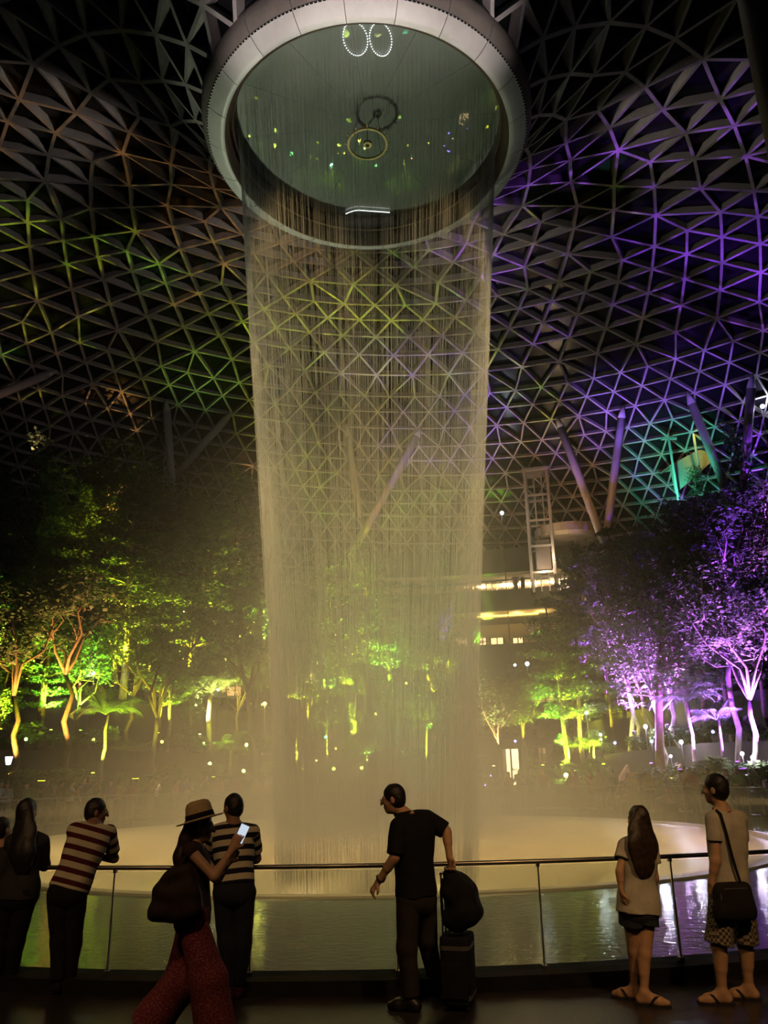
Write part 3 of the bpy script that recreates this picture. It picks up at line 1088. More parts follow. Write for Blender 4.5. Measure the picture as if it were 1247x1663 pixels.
MANUAL = [
    # --- left, front rows
    ('broad', 0, 28, 21.0, 10.5, False, (AMBER, 200), 'thin brown tree leaning right at the left picture edge'),
    ('broad', 1, 108, 20.6, 11.0, False, (AMBER, 260), 'brown forked tree in front of the glowing left shop window'),
    ('palm', 0, 160, 21.2, 4.6, True, (LIME, 420), 'yellow lit palm with slim trunk beside the glowing left window'),
    ('broad', 2, 247, 20.4, 10.0, False, None, 'tree with thick black trunk right of the left shop window'),
    ('palm', 1, 272, 23.5, 5.0, True, (LIME, 380), 'small yellow lit palm behind the thick black trunk'),
    ('palm', 2, 338, 23.3, 5.4, True, (YEL, 520), 'stilt rooted palm glowing pale yellow left of the fan palm'),
    ('palm', 2, 371, 20.6, 3.4, True, (LIME, 420), 'short bright yellow fan palm near the far railing'),
    ('broad', 0, 415, 20.8, 11.5, False, None, 'dark trunked tree just left of the waterfall edge'),
    ('tier', 0, 62, 24.5, 11.0, False, (GRN, 700), 'broad green tree behind the left edge trees'),
    ('tier', 1, 198, 26.5, 12.5, True, (LIME, 900), 'tall layered tree with a yellow lit stem on the left'),
    ('tier', 2, 302, 26.3, 10.5, False, (LIME, 500), 'layered tree with a dim stem between two lit palms'),
    ('tier', 0, 398, 31.5, 8.5, True, (LIME, 1100), 'bright green layered tree high beside the waterfall edge'),
    ('palm', 0, 385, 29.8, 5.0, True, (LIME, 450), 'small bright palm halfway up beside the waterfall edge'),
    ('tier', 1, 428, 30.5, 7.5, True, (GRN, 550), 'thin lit stem tree partly veiled by the waterfall edge'),
    ('broad', 1, 175, 37.0, 8.5, True, (AMBER, 900), 'orange lit tree standing alone high on the dark left slope'),
    ('broad', 2, 330, 37.0, 4.8, True, (YEL, 420), 'small yellow crowned tree high left of the waterfall'),
    ('broad', 0, 392, 36.8, 7.5, True, (AMBER, 500), 'orange trunked tree at the top beside the waterfall'),
    # --- middle, seen through the water
    ('palm', 0, 478, 20.8, 3.6, True, (LIME, 260), 'lime lit palm behind the left part of the waterfall'),
    ('palm', 1, 530, 21.4, 4.4, True, (LIME, 420), 'lime lit palm behind the middle of the waterfall'),
    ('palm', 2, 598, 20.8, 3.0, True, (GRN, 300), 'low green lit palm behind the centre of the waterfall'),
    ('palm', 0, 692, 21.0, 4.2, True, (LIME, 420), 'yellow stemmed palm behind the right part of the waterfall'),
    ('tier', 1, 500, 25.5, 10.0, False, (LIME, 900), 'green layered tree veiled by the left half of the water'),
    ('tier', 2, 560, 27.0, 11.0, False, (LIME, 900), 'large green layered tree veiled by the middle of the water'),
    ('tier', 0, 635, 26.0, 10.0, False, (GRN, 900), 'green layered tree veiled by the right half of the water'),
    ('broad', 1, 700, 25.0, 8.5, False, (GRN, 700), 'green leafy tree at the right edge of the waterfall'),
    ('broad', 0, 590, 33.5, 8.0, False, (LIME, 500), 'dim tree high behind the waterfall'),
    ('column', 0, 720, 33.0, 9.0, False, (VIO, 2.2 * 700), 'violet lit columnar tree behind the right edge of the water'),
    # --- right of the fall
    ('broad', 2, 815, 21.0, 6.0, False, (YEL, 180), 'leafy tree in front of the bright doorway'),
    ('broad', 0, 865, 20.6, 5.6, False, (LIME, 120), 'spreading green tree right of the bright doorway'),
    ('tier', 0, 925, 20.8, 9.6, False, (GRN, 700), 'tall dark green layered tree left of the violet grove'),
    ('tier', 1, 950, 21.8, 10.2, False, (LIME, 520), 'second tall layered tree with lime lit stem'),
    ('palm', 1, 930, 20.0, 2.6, True, (LIME, 700), 'glowing lime palm at the foot of the tall layered tree'),
    ('palm', 2, 968, 20.2, 3.2, True, (LIME, 420), 'lime palm with bright stem beside the wooden stairs'),
    # --- violet grove
    ('broad', 1, 1022, 23.0, 9.5, True, (VIO2, 1.8 * 900), 'leaning pale trunk tree at the left of the violet grove'),
    ('broad', 0, 1045, 24.5, 8.5, True, (VIO2, 1.8 * 700), 'slim violet tree with bright crossed props'),
    ('tier', 2, 1075, 20.5, 12.0, False, None, 'tall dark trunk tree in front of the violet grove'),
    ('broad', 2, 1083, 21.4, 9.0, True, (VIO2, 1.8 * 800), 'pale lilac trunk beside the tall dark trunk'),
    ('broad', 0, 1105, 22.6, 9.5, True, (VIO2, 1.8 * 900), 'straight lilac trunk behind the violet palm'),
    ('palm', 0, 1133, 20.4, 4.6, True, (VIO2, 1.8 * 700), 'violet feather palm spreading wide fronds before the grove'),
    ('palm', 1, 1178, 20.9, 3.9, True, (VIO, 2.2 * 160), 'darker drooping palm right of the violet feather palm'),
    ('broad', 1, 1196, 21.2, 11.5, True, (VIO2, 1.8 * 1500), 'violet tree with glowing tapered trunk and spread limbs'),
    ('broad', 2, 1232, 20.6, 10.0, True, (VIO2, 1.8 * 1100), 'pink violet trunk tree at the right picture edge'),
    ('column', 1, 1150, 24.8, 12.5, False, None, 'dark tall columnar tree behind the violet palm'),
    ('broad', 1, 1130, 27.0, 10.5, True, (VIO, 2.2 * 1300), 'violet crowned tree on the second terrace'),
    ('broad', 0, 1215, 27.0, 11.0, True, (VIO, 2.2 * 1500), 'large violet tree with bare bright limbs'),
    ('tier', 0, 1040, 27.5, 10.5, False, (VIO, 2.2 * 700), 'dim violet layered tree on the second terrace'),
    ('column', 0, 955, 30.5, 10.0, False, None, 'black columnar tree left of the violet slope'),
    ('column', 1, 1010, 32.0, 8.5, False, (VIO, 2.2 * 260), 'dark bushy column tree above the layered trees'),
    ('broad', 2, 1000, 34.2, 7.5, False, (VIO2, 1.8 * 900), 'pinkish violet tree on the upper right slope'),
    ('broad', 0, 1075, 34.4, 7.0, False, (VIO2, 1.8 * 900), 'lilac lit bush like tree below the teal ramp'),
    ('broad', 1, 1175, 34.0, 8.0, False, (VIO, 2.2 * 1100), 'violet tree high on the right slope'),
    ('column', 1, 1150, 37.2, 7.5, False, None, 'black tree crown against the roof beside the teal ramp'),
    ('column', 0, 1222, 36.9, 9.5, False, (VIO, 2.2 * 300), 'tall black tree near the roof at the right edge'),
    ('broad', 2, 1235, 31.0, 8.0, False, (VIO2, 1.8 * 1600), 'brightest pink violet crown at the right edge'),
]
LAB = {}
def uniq(words, px):
    """add what it stands by until the label is the only one of its kind"""
    mk = sorted(MARKS1, key=lambda m_: abs(m_[0] - px))
    for m_ in mk[:2]:
        for pre in ('', 'low ', 'slim ', 'wide '):
            lab = pre + words + ' ' + m_[1]
            if lab not in LAB:
                LAB[lab] = 1
                return lab
    return words + ' ' + mk[0][1]
cnt = {}
for (kind, var, px, rad, H, pale, lit, label) in MANUAL:
    P = g_at(px, rad)
    wide = (0.85 if 900 < px < 960 else 1.12) if kind == 'tier' else 1.0
    plant(kind, var, P, H, label, pale=pale, wide=wide, leaf=(1 if kind == 'column' else None))
    if lit:
        colr, en = lit
        en = min(en, 1150 if rad < 25 else 560) * (.2 if rad > 35 else (.6 if rad > 31 else 1)) * (.5 if kind == 'palm' else 1)
        c2 = Vector((CAM.x - P.x, CAM.y - P.y, 0)).normalized()
        sd = Vector((-c2.y, c2.x, 0)) * random.choice((-1, 1)) * random.uniform(.3, .6)
        Q = P + c2 * random.uniform(0.5, 0.9) + sd
        dim = {'palm': .6, 'shrub': .4}.get(kind, .72)
        hue = {LIME: 'lime', GRN: 'green', YEL: 'yellow', AMBER: 'amber', VIO: 'violet', VIO2: 'lilac'}[colr]
        uplight(Q, colr, en, P + Vector((0, 0, H * dim)), '%s uplight at the foot of the %s' % (hue, ' '.join(label.split()[:9])), dot=7.0, cone=34 if rad > 35 else 56)

# fill the slopes: background trees row by row
hue_side = lambda px: 'green' if px < 880 else 'violet'
ROWW = {0: 'front', 1: 'second', 2: 'third', 3: 'fourth', 4: 'fifth', 5: 'top'}
fill = []
g = np.random.default_rng(99)
for ri, (rad, step) in enumerate(((24.2, 62), (27.6, 60), (31.2, 58), (34.7, 56), (38.2, 60))):
    px = -20 + g.uniform(0, 40)
    while px < 1270:
        q = px + g.normal(0, 8)
        if not (755 < q < 905 and ri < 4) and not (755 < q < 905 and ri == 4 and q > 800):
            fill.append((ri, q, rad + g.uniform(-.9, 1.2)))
        px += step * g.uniform(.75, 1.25)
for (ri, px, rad) in fill:
    P = g_at(px, rad)
    kind = str(g.choice(['tier', 'broad', 'column'], p=[.42, .33, .25]))
    H = g.uniform(6.0, 9.0) if ri < 3 else g.uniform(4.5, 6.8)
    if ri == 4:
        H = g.uniform(3.2, 5.0)
    if 440 < px < 760:
        H *= 0.85
    elif px < 440 and ri >= 2:
        H *= 1.55
    elif px > 930 and ri >= 2:
        H *= 1.25
    kw = KINDW[kind]
    side = 'left of the waterfall' if px < 430 else ('behind the waterfall' if px < 760 else 'on the violet right slope')
    plant(kind, int(g.integers(0, 3)), P, H, uniq('%s in the %s row' % (kw, ROWW[ri + 1]), px), group='background %ss %s' % (kw, side))
    dark = px < 430 and ri >= 2
    if not dark and g.random() < (0.42 if px > 900 else 0.32):
        colr = VIO if px > 900 else (GRN if g.random() < .5 else LIME)
        c2 = Vector((CAM.x - P.x, CAM.y - P.y, 0)).normalized()
        Q = P + c2 * 0.8
        uplight(Q, colr, 420 if px > 900 else 420, P + Vector((0, 0, H * .7)), uniq('small %s uplight in the %s row' % ('violet' if px > 900 else ('green' if colr == GRN else 'lime'), ROWW[ri + 1]), px), dot=4.0, group='small uplights %s' % side)
# shrubs along the terrace edges
for ri, (rad, step) in enumerate(((19.7, 21), (22.95, 25), (26.5, 32), (30.0, 40))):
    px = -10
    while px < 1260:
        q = px + g.normal(0, 5)
        if not (985 < q < 1060 and ri == 0) and not (800 < q < 850 and ri == 0):
            P = g_at(q, rad + g.uniform(-.2, .7))
            side = 'left of the waterfall' if q < 430 else ('behind the waterfall' if q < 760 else 'right of the waterfall')
            plant('shrub', int(g.integers(0, 3)), P, g.uniform(.7, 1.3), uniq('leafy shrub on the %s terrace edge' % (ROWW[ri + 1] if ri else 'lowest'), q), group='terrace shrubs %s' % side)
        px += step * g.uniform(.8, 1.3)

# path lamps on the terrace walls: they are what glints in the oculus disc
k = 0
for rad, row, pxs in ((22.45, 'second', (40, 150, 262, 330, 452, 545, 655, 745)), (25.95, 'third', (95, 210, 310, 425, 520, 610, 700)), (29.45, 'fourth', (60, 180, 365, 480, 570, 660)), (25.95, 'third', (985, 1060, 1120)), (29.45, 'fourth', (960, 1035, 1100, 1180, 1230)), (22.45, 'second', (1000, 1065, 1160))):
    for px in pxs:
        P = g_at(px, rad + .25)
        colr = (.35, .3, 1.0) if px > 940 else ((1.0, .85, .12) if (k % 3) else (.45, 1.0, .15))
        t = thing('path_lamp', '%s path lamp on the %s terrace wall %s' % ('blue violet' if px > 940 else ('yellow' if k % 3 else 'green'), row, min(MARKS0, key=lambda m_: abs(m_[0] - px))[1]), 'lamp', P)
        MB().tube([(0, 0, 0), (0, 0, .55)], .03, 6).build('post', CAN, t)
        MB().lathe([(0, .70), (.055, .68), (.075, .62), (.055, .56), (0, .55)], 10).build('lamp_head', lens(colr, 5.0), t, True)
        k += 1

# low hedge plants in front of the lowest wall
q = -8.0
while q < 1256:
    if not (985 < q < 1062) and not (806 < q < 858):
        P = g_at(q, 18.35 + g.uniform(-.15, .25))
        side = 'left of the waterfall' if q < 430 else ('behind the waterfall' if q < 760 else 'right of the waterfall')
        plant('shrub', int(g.integers(0, 3)), P, g.uniform(.7, 1.25), uniq('hedge shrub before the lowest wall', q), group='hedge shrubs %s' % side)
    q += g.uniform(22, 34)
# wide fill floods added at the foot of the slopes to brighten the trees
def wash(px, rad, colr, en, tpx, tr, th, cone, label):
    P = g_at(px, rad)
    a = g_at(tpx, tr)
    t = thing('fill_flood', label, 'lamp', P)
    MB().box((0, 0, .03), (.3, .3, .06)).box((0, 0, .7), (.06, .06, 1.4)).box((0, 0, 1.5), (.30, .2, .2)).build('housing', CAN, t)
    MB().box((0, 0, 1.606), (.24, .16, .012)).build('flood_glass', lens(colr, 5.0), t)
    lamp('SPOT', P + Vector((0, 0, 1.72)), colr, en, a + Vector((0, 0, th)), cone, .8, .15)
wash(60, 17.9, LIME, 2600, 40, 26, 3, 50, 'yellow fill flood added at the foot of the left edge trees')
wash(215, 17.9, LIME, 2300, 200, 26, 3, 50, 'yellow fill flood added below the tall layered tree on the left')
wash(345, 17.9, (.8, 1.0, .03), 2300, 350, 26, 3, 50, 'lime fill flood added below the fan palm')
wash(560, 17.9, (.6, 1.0, .05), 3500, 570, 26, 3, 60, 'green fill flood added behind the middle of the water')
wash(690, 17.9, (.5, 1.0, .1), 2200, 690, 26, 3, 50, 'green fill flood added behind the right part of the water')
wash(935, 17.9, (.75, 1.0, .03), 1500, 935, 22, 5.5, 55, 'lime fill flood added below the tall layered trees')
wash(1115, 17.9, VIO2, 3200, 1120, 26, 3, 46, 'violet fill flood added below the violet palm')
wash(1215, 17.9, VIO, 4800, 1215, 26, 3, 46, 'violet fill flood added below the glowing trunk at the right')
# ================================================================== shop terraces behind the gap right of the fall
M_LITW = mat('cream_plaster', (0.62, 0.50, 0.34), 0.8, var=.06, vscale=1)
M_WOOD = mat('warm_wood', (0.30, 0.17, 0.08), 0.6, var=.3, vscale=3)
def ang(px, rad, z):
    P = col_r(px, rad, z)
    return math.atan2(P.x, P.y)
RB = 40.0
BA0, BA1 = ang(520, RB, 12), ang(935, RB, 12)
bld = thing('shop_terraces', 'curved terrace building with lit balcony floors behind the gap right of the waterfall', 'building')
bld['kind'] = 'structure'
# floors: (floor z, slab thickness below, planter height, ceiling z)
zf = [at_r(830, 962, RB).z, at_r(830, 1046, RB).z, at_r(830, 1098, RB).z]
for z in zf:
    sector(RB, RB + 7.5, z - 0.55, z, BA0, BA1, 40).build('floor_slab', M_DARKC, bld)
    sector(RB + 7.2, RB + 7.5, z, z + 4.4, BA0, BA1, 40).build('back_wall', M_LITW, bld)
# solid planter bands in front of each floor
sector(RB - 0.5, RB - 0.1, zf[0] - 1.45, zf[0] + 0.15, BA0, BA1, 40).build('planter_band', M_DARKC, bld)
sector(RB - 0.5, RB - 0.1, zf[1] - 1.9, zf[1] - 0.02, BA0, BA1, 40).build('planter_band', M_DARKC, bld)
sector(RB - 0.5, RB - 0.1, zf[2] - 2.2, zf[2] + 0.2, BA0, BA1, 40).build('planter_band', M_DARKC, bld)
# dark upper fascia over the top lit floor
zt = at_r(830, 936, RB).z
sector(RB + 1.5, RB + 2.2, zt, at_r(830, 882, RB).z, BA0, BA1, 40).build('upper_fascia', M_DARKC, bld)
sector(RB - 0.2, RB + 7.6, zt + .05, zt + .3, BA0, BA1, 40).build('ceiling_slab', M_LITW, bld)
# sloping soffit strips, warm plaster
zs = at_r(830, 1000, RB).z
sector(RB + 0.4, RB + 7.0, zs + 0.55, zs + 0.8, BA0, BA1, 40).build('soffit', M_LITW, bld)
sector(RB + 0.1, RB + 0.5, zs - 0.10, zs + 0.0, BA0, BA1, 40).build('soffit_edge', M_LITW, bld)
# shop windows on the second floor, warm light inside
M_SHOP = emit('lit_shop_window', (1.0, 0.66, 0.30), 1.5)
M_SHOP2 = emit('soft_shop_window', (1.0, 0.58, 0.24), 1.6)
def window_card(px0, px1, py0, py1, rad, m, frame=True, name='shop_window'):
    zz0, zz1 = at_r((px0 + px1) / 2, py1, rad).z, at_r((px0 + px1) / 2, py0, rad).z
    b0, b1 = ang(px0, rad, zz0), ang(px1, rad, zz0)
    o = sector(rad, rad + 0.08, zz0, zz1, b0, b1, 4).build(name, m, bld)
    if frame:
        s = MB()
        for a in (b0, (b0 + b1) / 2, b1):
            s.bar(((rad - .03) * math.sin(a), (rad - .03) * math.cos(a), zz0), ((rad - .03) * math.sin(a), (rad - .03) * math.cos(a), zz1), .07, .07, (1, 0, 0))
        s.build('window_frame', M_DARKC, o)
    return o
for (a, b) in ((778, 790), (797, 818), (833, 850), (740, 760)):
    window_card(a, b, 1036, 1047, RB + 0.6, M_SHOP2)
# light strip under the soffit
s = sector(RB + 0.0, RB + 0.16, zs + 0.02, zs + 0.12, ang(772, RB, zs), ang(874, RB, zs), 12)
s.build('light_strip', emit('amber_strip', (1.0, 0.72, 0.12), 3.0), bld)
for px in (780, 822, 842, 864, 900):
    P = col_r(px, RB + 3.4, zf[0] + 1.2)
    lamp('POINT', P, (1.0, 0.70, 0.36), 380, size=0.3)
for px in (790, 840, 880):
    P = col_r(px, RB + 2.0, zs + 0.2)
    lamp('POINT', P, (1.0, 0.66, 0.2), 60, size=0.2)
# thin balcony railing on the lit floor
s = MB()
for px in range(772, 880, 9):
    a = ang(px, RB + .1, zf[0])
    s.bar(((RB + .1) * math.sin(a), (RB + .1) * math.cos(a), zf[0]), ((RB + .1) * math.sin(a), (RB + .1) * math.cos(a), zf[0] + 1.05), .04, .04, (1, 0, 0))
s.tube([((RB + .1) * math.sin(a), (RB + .1) * math.cos(a), zf[0] + 1.05) for a in np.linspace(ang(760, RB, zf[0]), ang(890, RB, zf[0]), 12)], .035, 6)
s.build('balcony_rail', M_STEEL, bld)
# slanted picture slots on the lit wall
for px in (793, 823, 853):
    P = col_r(px, RB + 7.1, at_r(px, 946, RB + 7.1).z)
    s = MB().bar((P.x - .08, P.y - .1, P.z + .38), (P.x + .12, P.y - .1, P.z - .38), .22, .12, (0, 1, 0))
    s.build('wall_slot', M_DARKC, bld)

# ------------------------------------------------------------------ lift tower of steel and glass
LT = col_r(885, 38.6, zf[0] - .3)
lift = thing('lift_tower', 'open steel lift tower rising from the lit balcony toward the roof', 'lift tower', (LT.x, LT.y, zf[0] - .3), R(-14))
zt2 = at_r(880, 768, 38.6).z - LT.z
M_LIFT = mat('lift_steel', (.42, .40, .40), .4, metal=.3)
for x in (-.85, .85):
    for y in (-.8, .8):
        MB().box((x, y, zt2 / 2), (.20, .20, zt2)).build('tower_post', M_LIFT, lift)
k = 0
z = 1.2
while z < zt2 + .1:
    s = MB()
    for (a, b) in (((-.85, -.8), (.85, -.8)), ((.85, -.8), (.85, .8)), ((.85, .8), (-.85, .8)), ((-.85, .8), (-.85, -.8))):
        s.bar((a[0], a[1], z), (b[0], b[1], z), .12, .16)
    s.build('tower_ring_beam', M_LIFT, lift)
    z += (zt2 - 1.2) / 4
MB().box((0, 0, zt2 + .1), (2.1, 2.0, .2)).build('tower_cap', M_LIFT, lift)
MB().box((.1, 0, 2.6), (1.1, 1.1, 2.3)).build('lift_car', mat('lift_car_glass', (.12, .10, .09), .15), lift)
for x in (-.25, .35):
    MB().box((x, .5, zt2 / 2), (.10, .10, zt2)).build('guide_rail', M_LIFT, lift)
lamp('POINT', (LT.x - .2, LT.y - 1.3, LT.z + 1.2), (1.0, .7, .4), 90, size=.2)
# round gallery slab beside the tower
P = col_r(912, 39.5, at_r(912, 876, 39.5).z)
s = MB().lathe([(0, 0), (2.2, 0), (2.5, .25), (2.5, .9), (0, .9)], 30)
gal = s.build('round_gallery', M_CONC)
gal.location = (P.x + .6, P.y + .6, P.z)
tag(gal, 'pale rounded gallery deck right of the lift tower', 'gallery')
lamp('POINT', (P.x - 1.2, P.y - 2.6, P.z - 1.5), (1.0, .7, .4), 90, size=.2)

# ------------------------------------------------------------------ ground floor fronts behind the planting
def lit_room(px0, px1, py0, py1, rad, m, label, cat='shop window', frame=3, depth=1.2):
    """a lit opening: dark frame, glowing back wall and mullions"""
    zz0, zz1 = at_r((px0 + px1) / 2, py1, rad).z, at_r((px0 + px1) / 2, py0, rad).z
    A, Bq = col_r(px0, rad, zz0), col_r(px1, rad, zz0)
    c = (A + Bq) / 2
    t = thing('shop_front', label, cat, (c.x, c.y, zz0), math.atan2(Bq.y - A.y, Bq.x - A.x))
    wd, hh = (Bq - A).length, zz1 - zz0
    MB().box((0, depth, hh / 2), (wd, .06, hh)).build('glowing_back', m, t)
    s = MB().box((0, depth / 2, -.06), (wd + .3, depth + .2, .12)).box((0, depth / 2, hh + .08), (wd + .3, depth + .2, .16))
    s.box((-wd / 2 - .08, depth / 2, hh / 2), (.16, depth + .2, hh + .2)).box((wd / 2 + .08, depth / 2, hh / 2), (.16, depth + .2, hh + .2))
    s.build('surround', M_TWALL, t)
    for q in range(1, frame):
        MB().box((-wd / 2 + wd * q / frame, 0, hh / 2), (.07, .07, hh)).build('mullion', M_DARKC, t)
    return t
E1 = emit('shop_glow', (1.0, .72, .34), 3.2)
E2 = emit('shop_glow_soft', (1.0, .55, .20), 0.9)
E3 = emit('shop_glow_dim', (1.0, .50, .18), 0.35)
lit_room(128, 172, 1218, 1240, 22.2, E1, 'brightest cream shop window low on the left')
lit_room(172, 246, 1218, 1240, 22.2, E3, 'dim orange strip right of the brightest left window')
lit_room(104, 127, 1219, 1240, 22.2, E2, 'small glowing pane left of the brightest left window')
lit_room(392, 408, 1224, 1238, 22.4, E2, 'small orange panel beside the dark trunk left of the fall')
lit_room(424, 452, 1222, 1238, 22.4, E2, 'orange panel low behind the left edge of the waterfall')
lit_room(820, 846, 1216, 1285, 18.7, E1, 'bright glaring doorway right of the waterfall', 'doorway', 2, .8)
lit_room(868, 888, 1214, 1240, 22.3, E3, 'dim warm room right of the bright doorway')
lit_room(352, 396, 1112, 1130, 25.6, E2, 'lit cafe opening with white lamp above the two round lamps')
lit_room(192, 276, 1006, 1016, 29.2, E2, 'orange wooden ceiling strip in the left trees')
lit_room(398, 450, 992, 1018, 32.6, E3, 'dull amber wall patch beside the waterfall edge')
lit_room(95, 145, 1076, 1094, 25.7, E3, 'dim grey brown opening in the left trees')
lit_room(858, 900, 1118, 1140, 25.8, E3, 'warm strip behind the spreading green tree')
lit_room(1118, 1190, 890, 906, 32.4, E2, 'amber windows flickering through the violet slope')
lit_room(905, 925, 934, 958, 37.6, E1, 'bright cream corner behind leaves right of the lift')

# ------------------------------------------------------------------ wooden stairs on the right
sp = g_at(1030, 19.3)
st = thing('wooden_stairs', 'warm lit wooden stairs climbing into the violet grove', 'stairs', (sp.x, sp.y - .55, 0), -math.atan2(sp.x, sp.y))
for k in range(6):
    MB().box((0, .42 * k, .17 * (k + .5) + .17 * k * .0), (2.3, .46, .17 * 1.0)).build('step', M_WOOD, st).location = (0, 0, .17 * k * 0.5)
for x in (-1.25, 1.25):
    MB().bar((x, -.2, .35), (x, 2.4, 1.6), .10, .5).build('stringer', M_WOOD, st)
lamp('SPOT', (sp.x - .4, sp.y - 2.4, 4.2), (1.0, .62, .28), 260, (sp.x, sp.y, .6), 60, .7, .15)

# ------------------------------------------------------------------ teal ramp under the roof, right
A, Bq = at_r(1092, 770, 37.5), at_r(1150, 728, 39.5)
d = Bq - A
ramp = thing('sloping_canopy', 'teal and yellow lit sloping canopy with masts under the roof', 'canopy', A)
V, Fc = [], []
for k in range(7):
    t = k / 6
    q = d * t
    V += [tuple(q + Vector((0, 0, -1.5 + .35 * t))), tuple(q + Vector((.0, .4, .75 - .5 * t))), tuple(q + Vector((.1, 2.6, .95 - .5 * t)))]
for k in range(6):
    Fc += [[3 * k, 3 * k + 1, 3 * k + 4, 3 * k + 3], [3 * k + 1, 3 * k + 2, 3 * k + 5, 3 * k + 4]]
o = obj('canopy_skin', V, Fc, M_CONC, ramp)
o.modifiers.new('thick', 'SOLIDIFY').thickness = .08
for t in (.12, .75):
    q = d * t
    MB().tube([q + Vector((-.4, -.6, -2.5)), q + Vector((-.5, -.6, 2.2))], .09, 8).build('mast', M_STRUT, ramp)
    MB().box(tuple(q + Vector((-.5, -.6, 2.25))), (1.1, .2, .16)).build('mast_head', M_STRUT, ramp)
lamp('SPOT', tuple(A + Vector((-1.5, -3.0, -2.2))), TEAL, 900, tuple(A + d * .2), 90, .8, .15)
lamp('SPOT', tuple(A + d * .8 + Vector((-.6, -2.2, 1.8))), (1.0, .85, .1), 160, tuple(A + d * .75), 60, .8, .15)

# ------------------------------------------------------------------ single lamps that show as bright points
def globe(px, py, rad, colr, st, rr, label, power=0.0, post=True):
    rr *= .72
    P = at_r(px, py, rad)
    gz = ground_z(rad, math.atan2(P.x, P.y))
    h = max(0.3, P.z - gz + .13)
    t = thing('garden_lamp', label, 'lamp', (P.x, P.y, P.z - h))
    if post and h < 9:
        MB().tube([(0, 0, 0), (0, 0, h - rr * .8)], .035, 6).build('post', CAN, t)
    else:
        MB().box((0, .12, h), (.12, .2, .12)).build('bracket', CAN, t)
        MB().tube([(0, .2, 0), (0, .2, h)], .03, 5).build('post', CAN, t)
    MB().sphere((0, 0, h), rr, 10).build('globe', lens(colr, st), t, True)
    if power:
        lamp('POINT', (P.x, P.y - rr - .12, P.z), colr, power, size=rr)
    return t
globe(405, 1143, 22.8, (1.0, .85, .12), 9, .15, 'left one of the two round yellow lamps beside the waterfall', 90)
globe(430, 1143, 22.8, (1.0, .85, .12), 9, .15, 'right one of the two round yellow lamps beside the waterfall', 90)
globe(300, 992, 29.0, (1.0, .95, .35), 7, .14, 'small pale yellow lamp high in the left trees', 60)
globe(153, 1094, 25.4, (1.0, 1.0, .95), 9, .16, 'white lamp glaring in the left trees', 60)
globe(354, 1120, 25.0, (1.0, .9, .7), 7, .12, 'small white lamp on the left cafe', 30)
globe(919, 1259, 18.9, (.85, 1.0, .15), 12, .15, 'bright yellow green lamp near the far railing', 120)
globe(1088, 1268, 18.6, (1.0, .55, .15), 7, .10, 'small orange lamp in front of the wooden stairs', 30)
globe(856, 1078, 27.5, (.75, .85, 1.0), 9, .17, 'round blue white lamp in the middle gap', 30)
globe(836, 1080, 27.6, (.6, .85, .9), 3, .13, 'dimmer bluish lamp left of the round blue white lamp', 0)
globe(815, 833, 37.0, (.85, .95, 1.0), 9, .20, 'star bright white lamp high in the middle', 40)
globe(975, 1193, 21.0, (.95, 1.0, .95), 8, .11, 'white lamp at the left border of the violet grove', 30)
globe(976, 1201, 21.0, (1.0, .8, .4), 6, .08, 'small warm lamp under the white lamp by the grove', 10)
globe(1238, 660, 37.0, (.8, .9, 1.0), 9, .20, 'white lamp beside the violet strut at the right edge', 40)
globe(529, 1197, 20.6, (.2, 1.0, .45), 9, .11, 'green lamp seen through the middle of the water', 40)
globe(507, 1100, 25.4, (1.0, .85, .35), 6, .16, 'yellow lamp seen through the left part of the water', 60)
globe(600, 1222, 19.8, (.5, 1.0, .2), 6, .09, 'lime lamp low behind the water', 20)
globe(707, 1197, 20.2, (1.0, .25, .1), 4, .08, 'small red lamp behind the right part of the water', 8)
globe(130, 1111, 24.2, (1.0, .15, .08), 4, .08, 'small red lamp among the left trees', 8)
globe(1048, 1180, 22.6, (.9, .8, 1.0), 9, .15, 'white violet lamp left of the violet grove', 120)
globe(1087, 1182, 24.8, (.8, .7, 1.0), 7, .13, 'lilac lamp behind the lilac trunks', 60)
globe(1106, 1205, 21.6, (.85, .75, 1.0), 9, .14, 'white lilac lamp at the straight lilac trunk', 80)
globe(1089, 1228, 19.6, (.8, .5, 1.0), 8, .10, 'small pink lamp above the far crowd', 40)
globe(1205, 1224, 20.0, (.85, .7, 1.0), 9, .12, 'bright lilac lamp right of the glowing trunk', 80)
globe(1222, 1230, 20.0, (.8, .65, 1.0), 9, .12, 'second lilac lamp at the right edge trees', 60)
globe(1058, 1204, 21.4, (.4, .75, 1.0), 8, .10, 'small sky blue lamp in the violet grove', 30)
globe(952, 1158, 21.0, (.9, 1.0, .95), 6, .12, 'white lamp behind the tall layered tree', 40)
# lantern at the left edge
P = at_r(14, 1235, 18.0)
ln = thing('street_lantern', 'blue white lantern on a post at the left edge', 'lantern', (P.x, P.y, 0))
MB().tube([(0, 0, 0), (0, 0, P.z - .18)], .045, 8).build('post', CAN, ln)
MB().lathe([(.09, P.z - .16), (.15, P.z + .14)], 8).build('lamp_glass', emit('lantern_glow', (.62, .8, 1.0), 5), ln)
MB().lathe([(0, P.z + .26), (.19, P.z + .14), (0, P.z + .14)], 8).build('cap', CAN, ln)
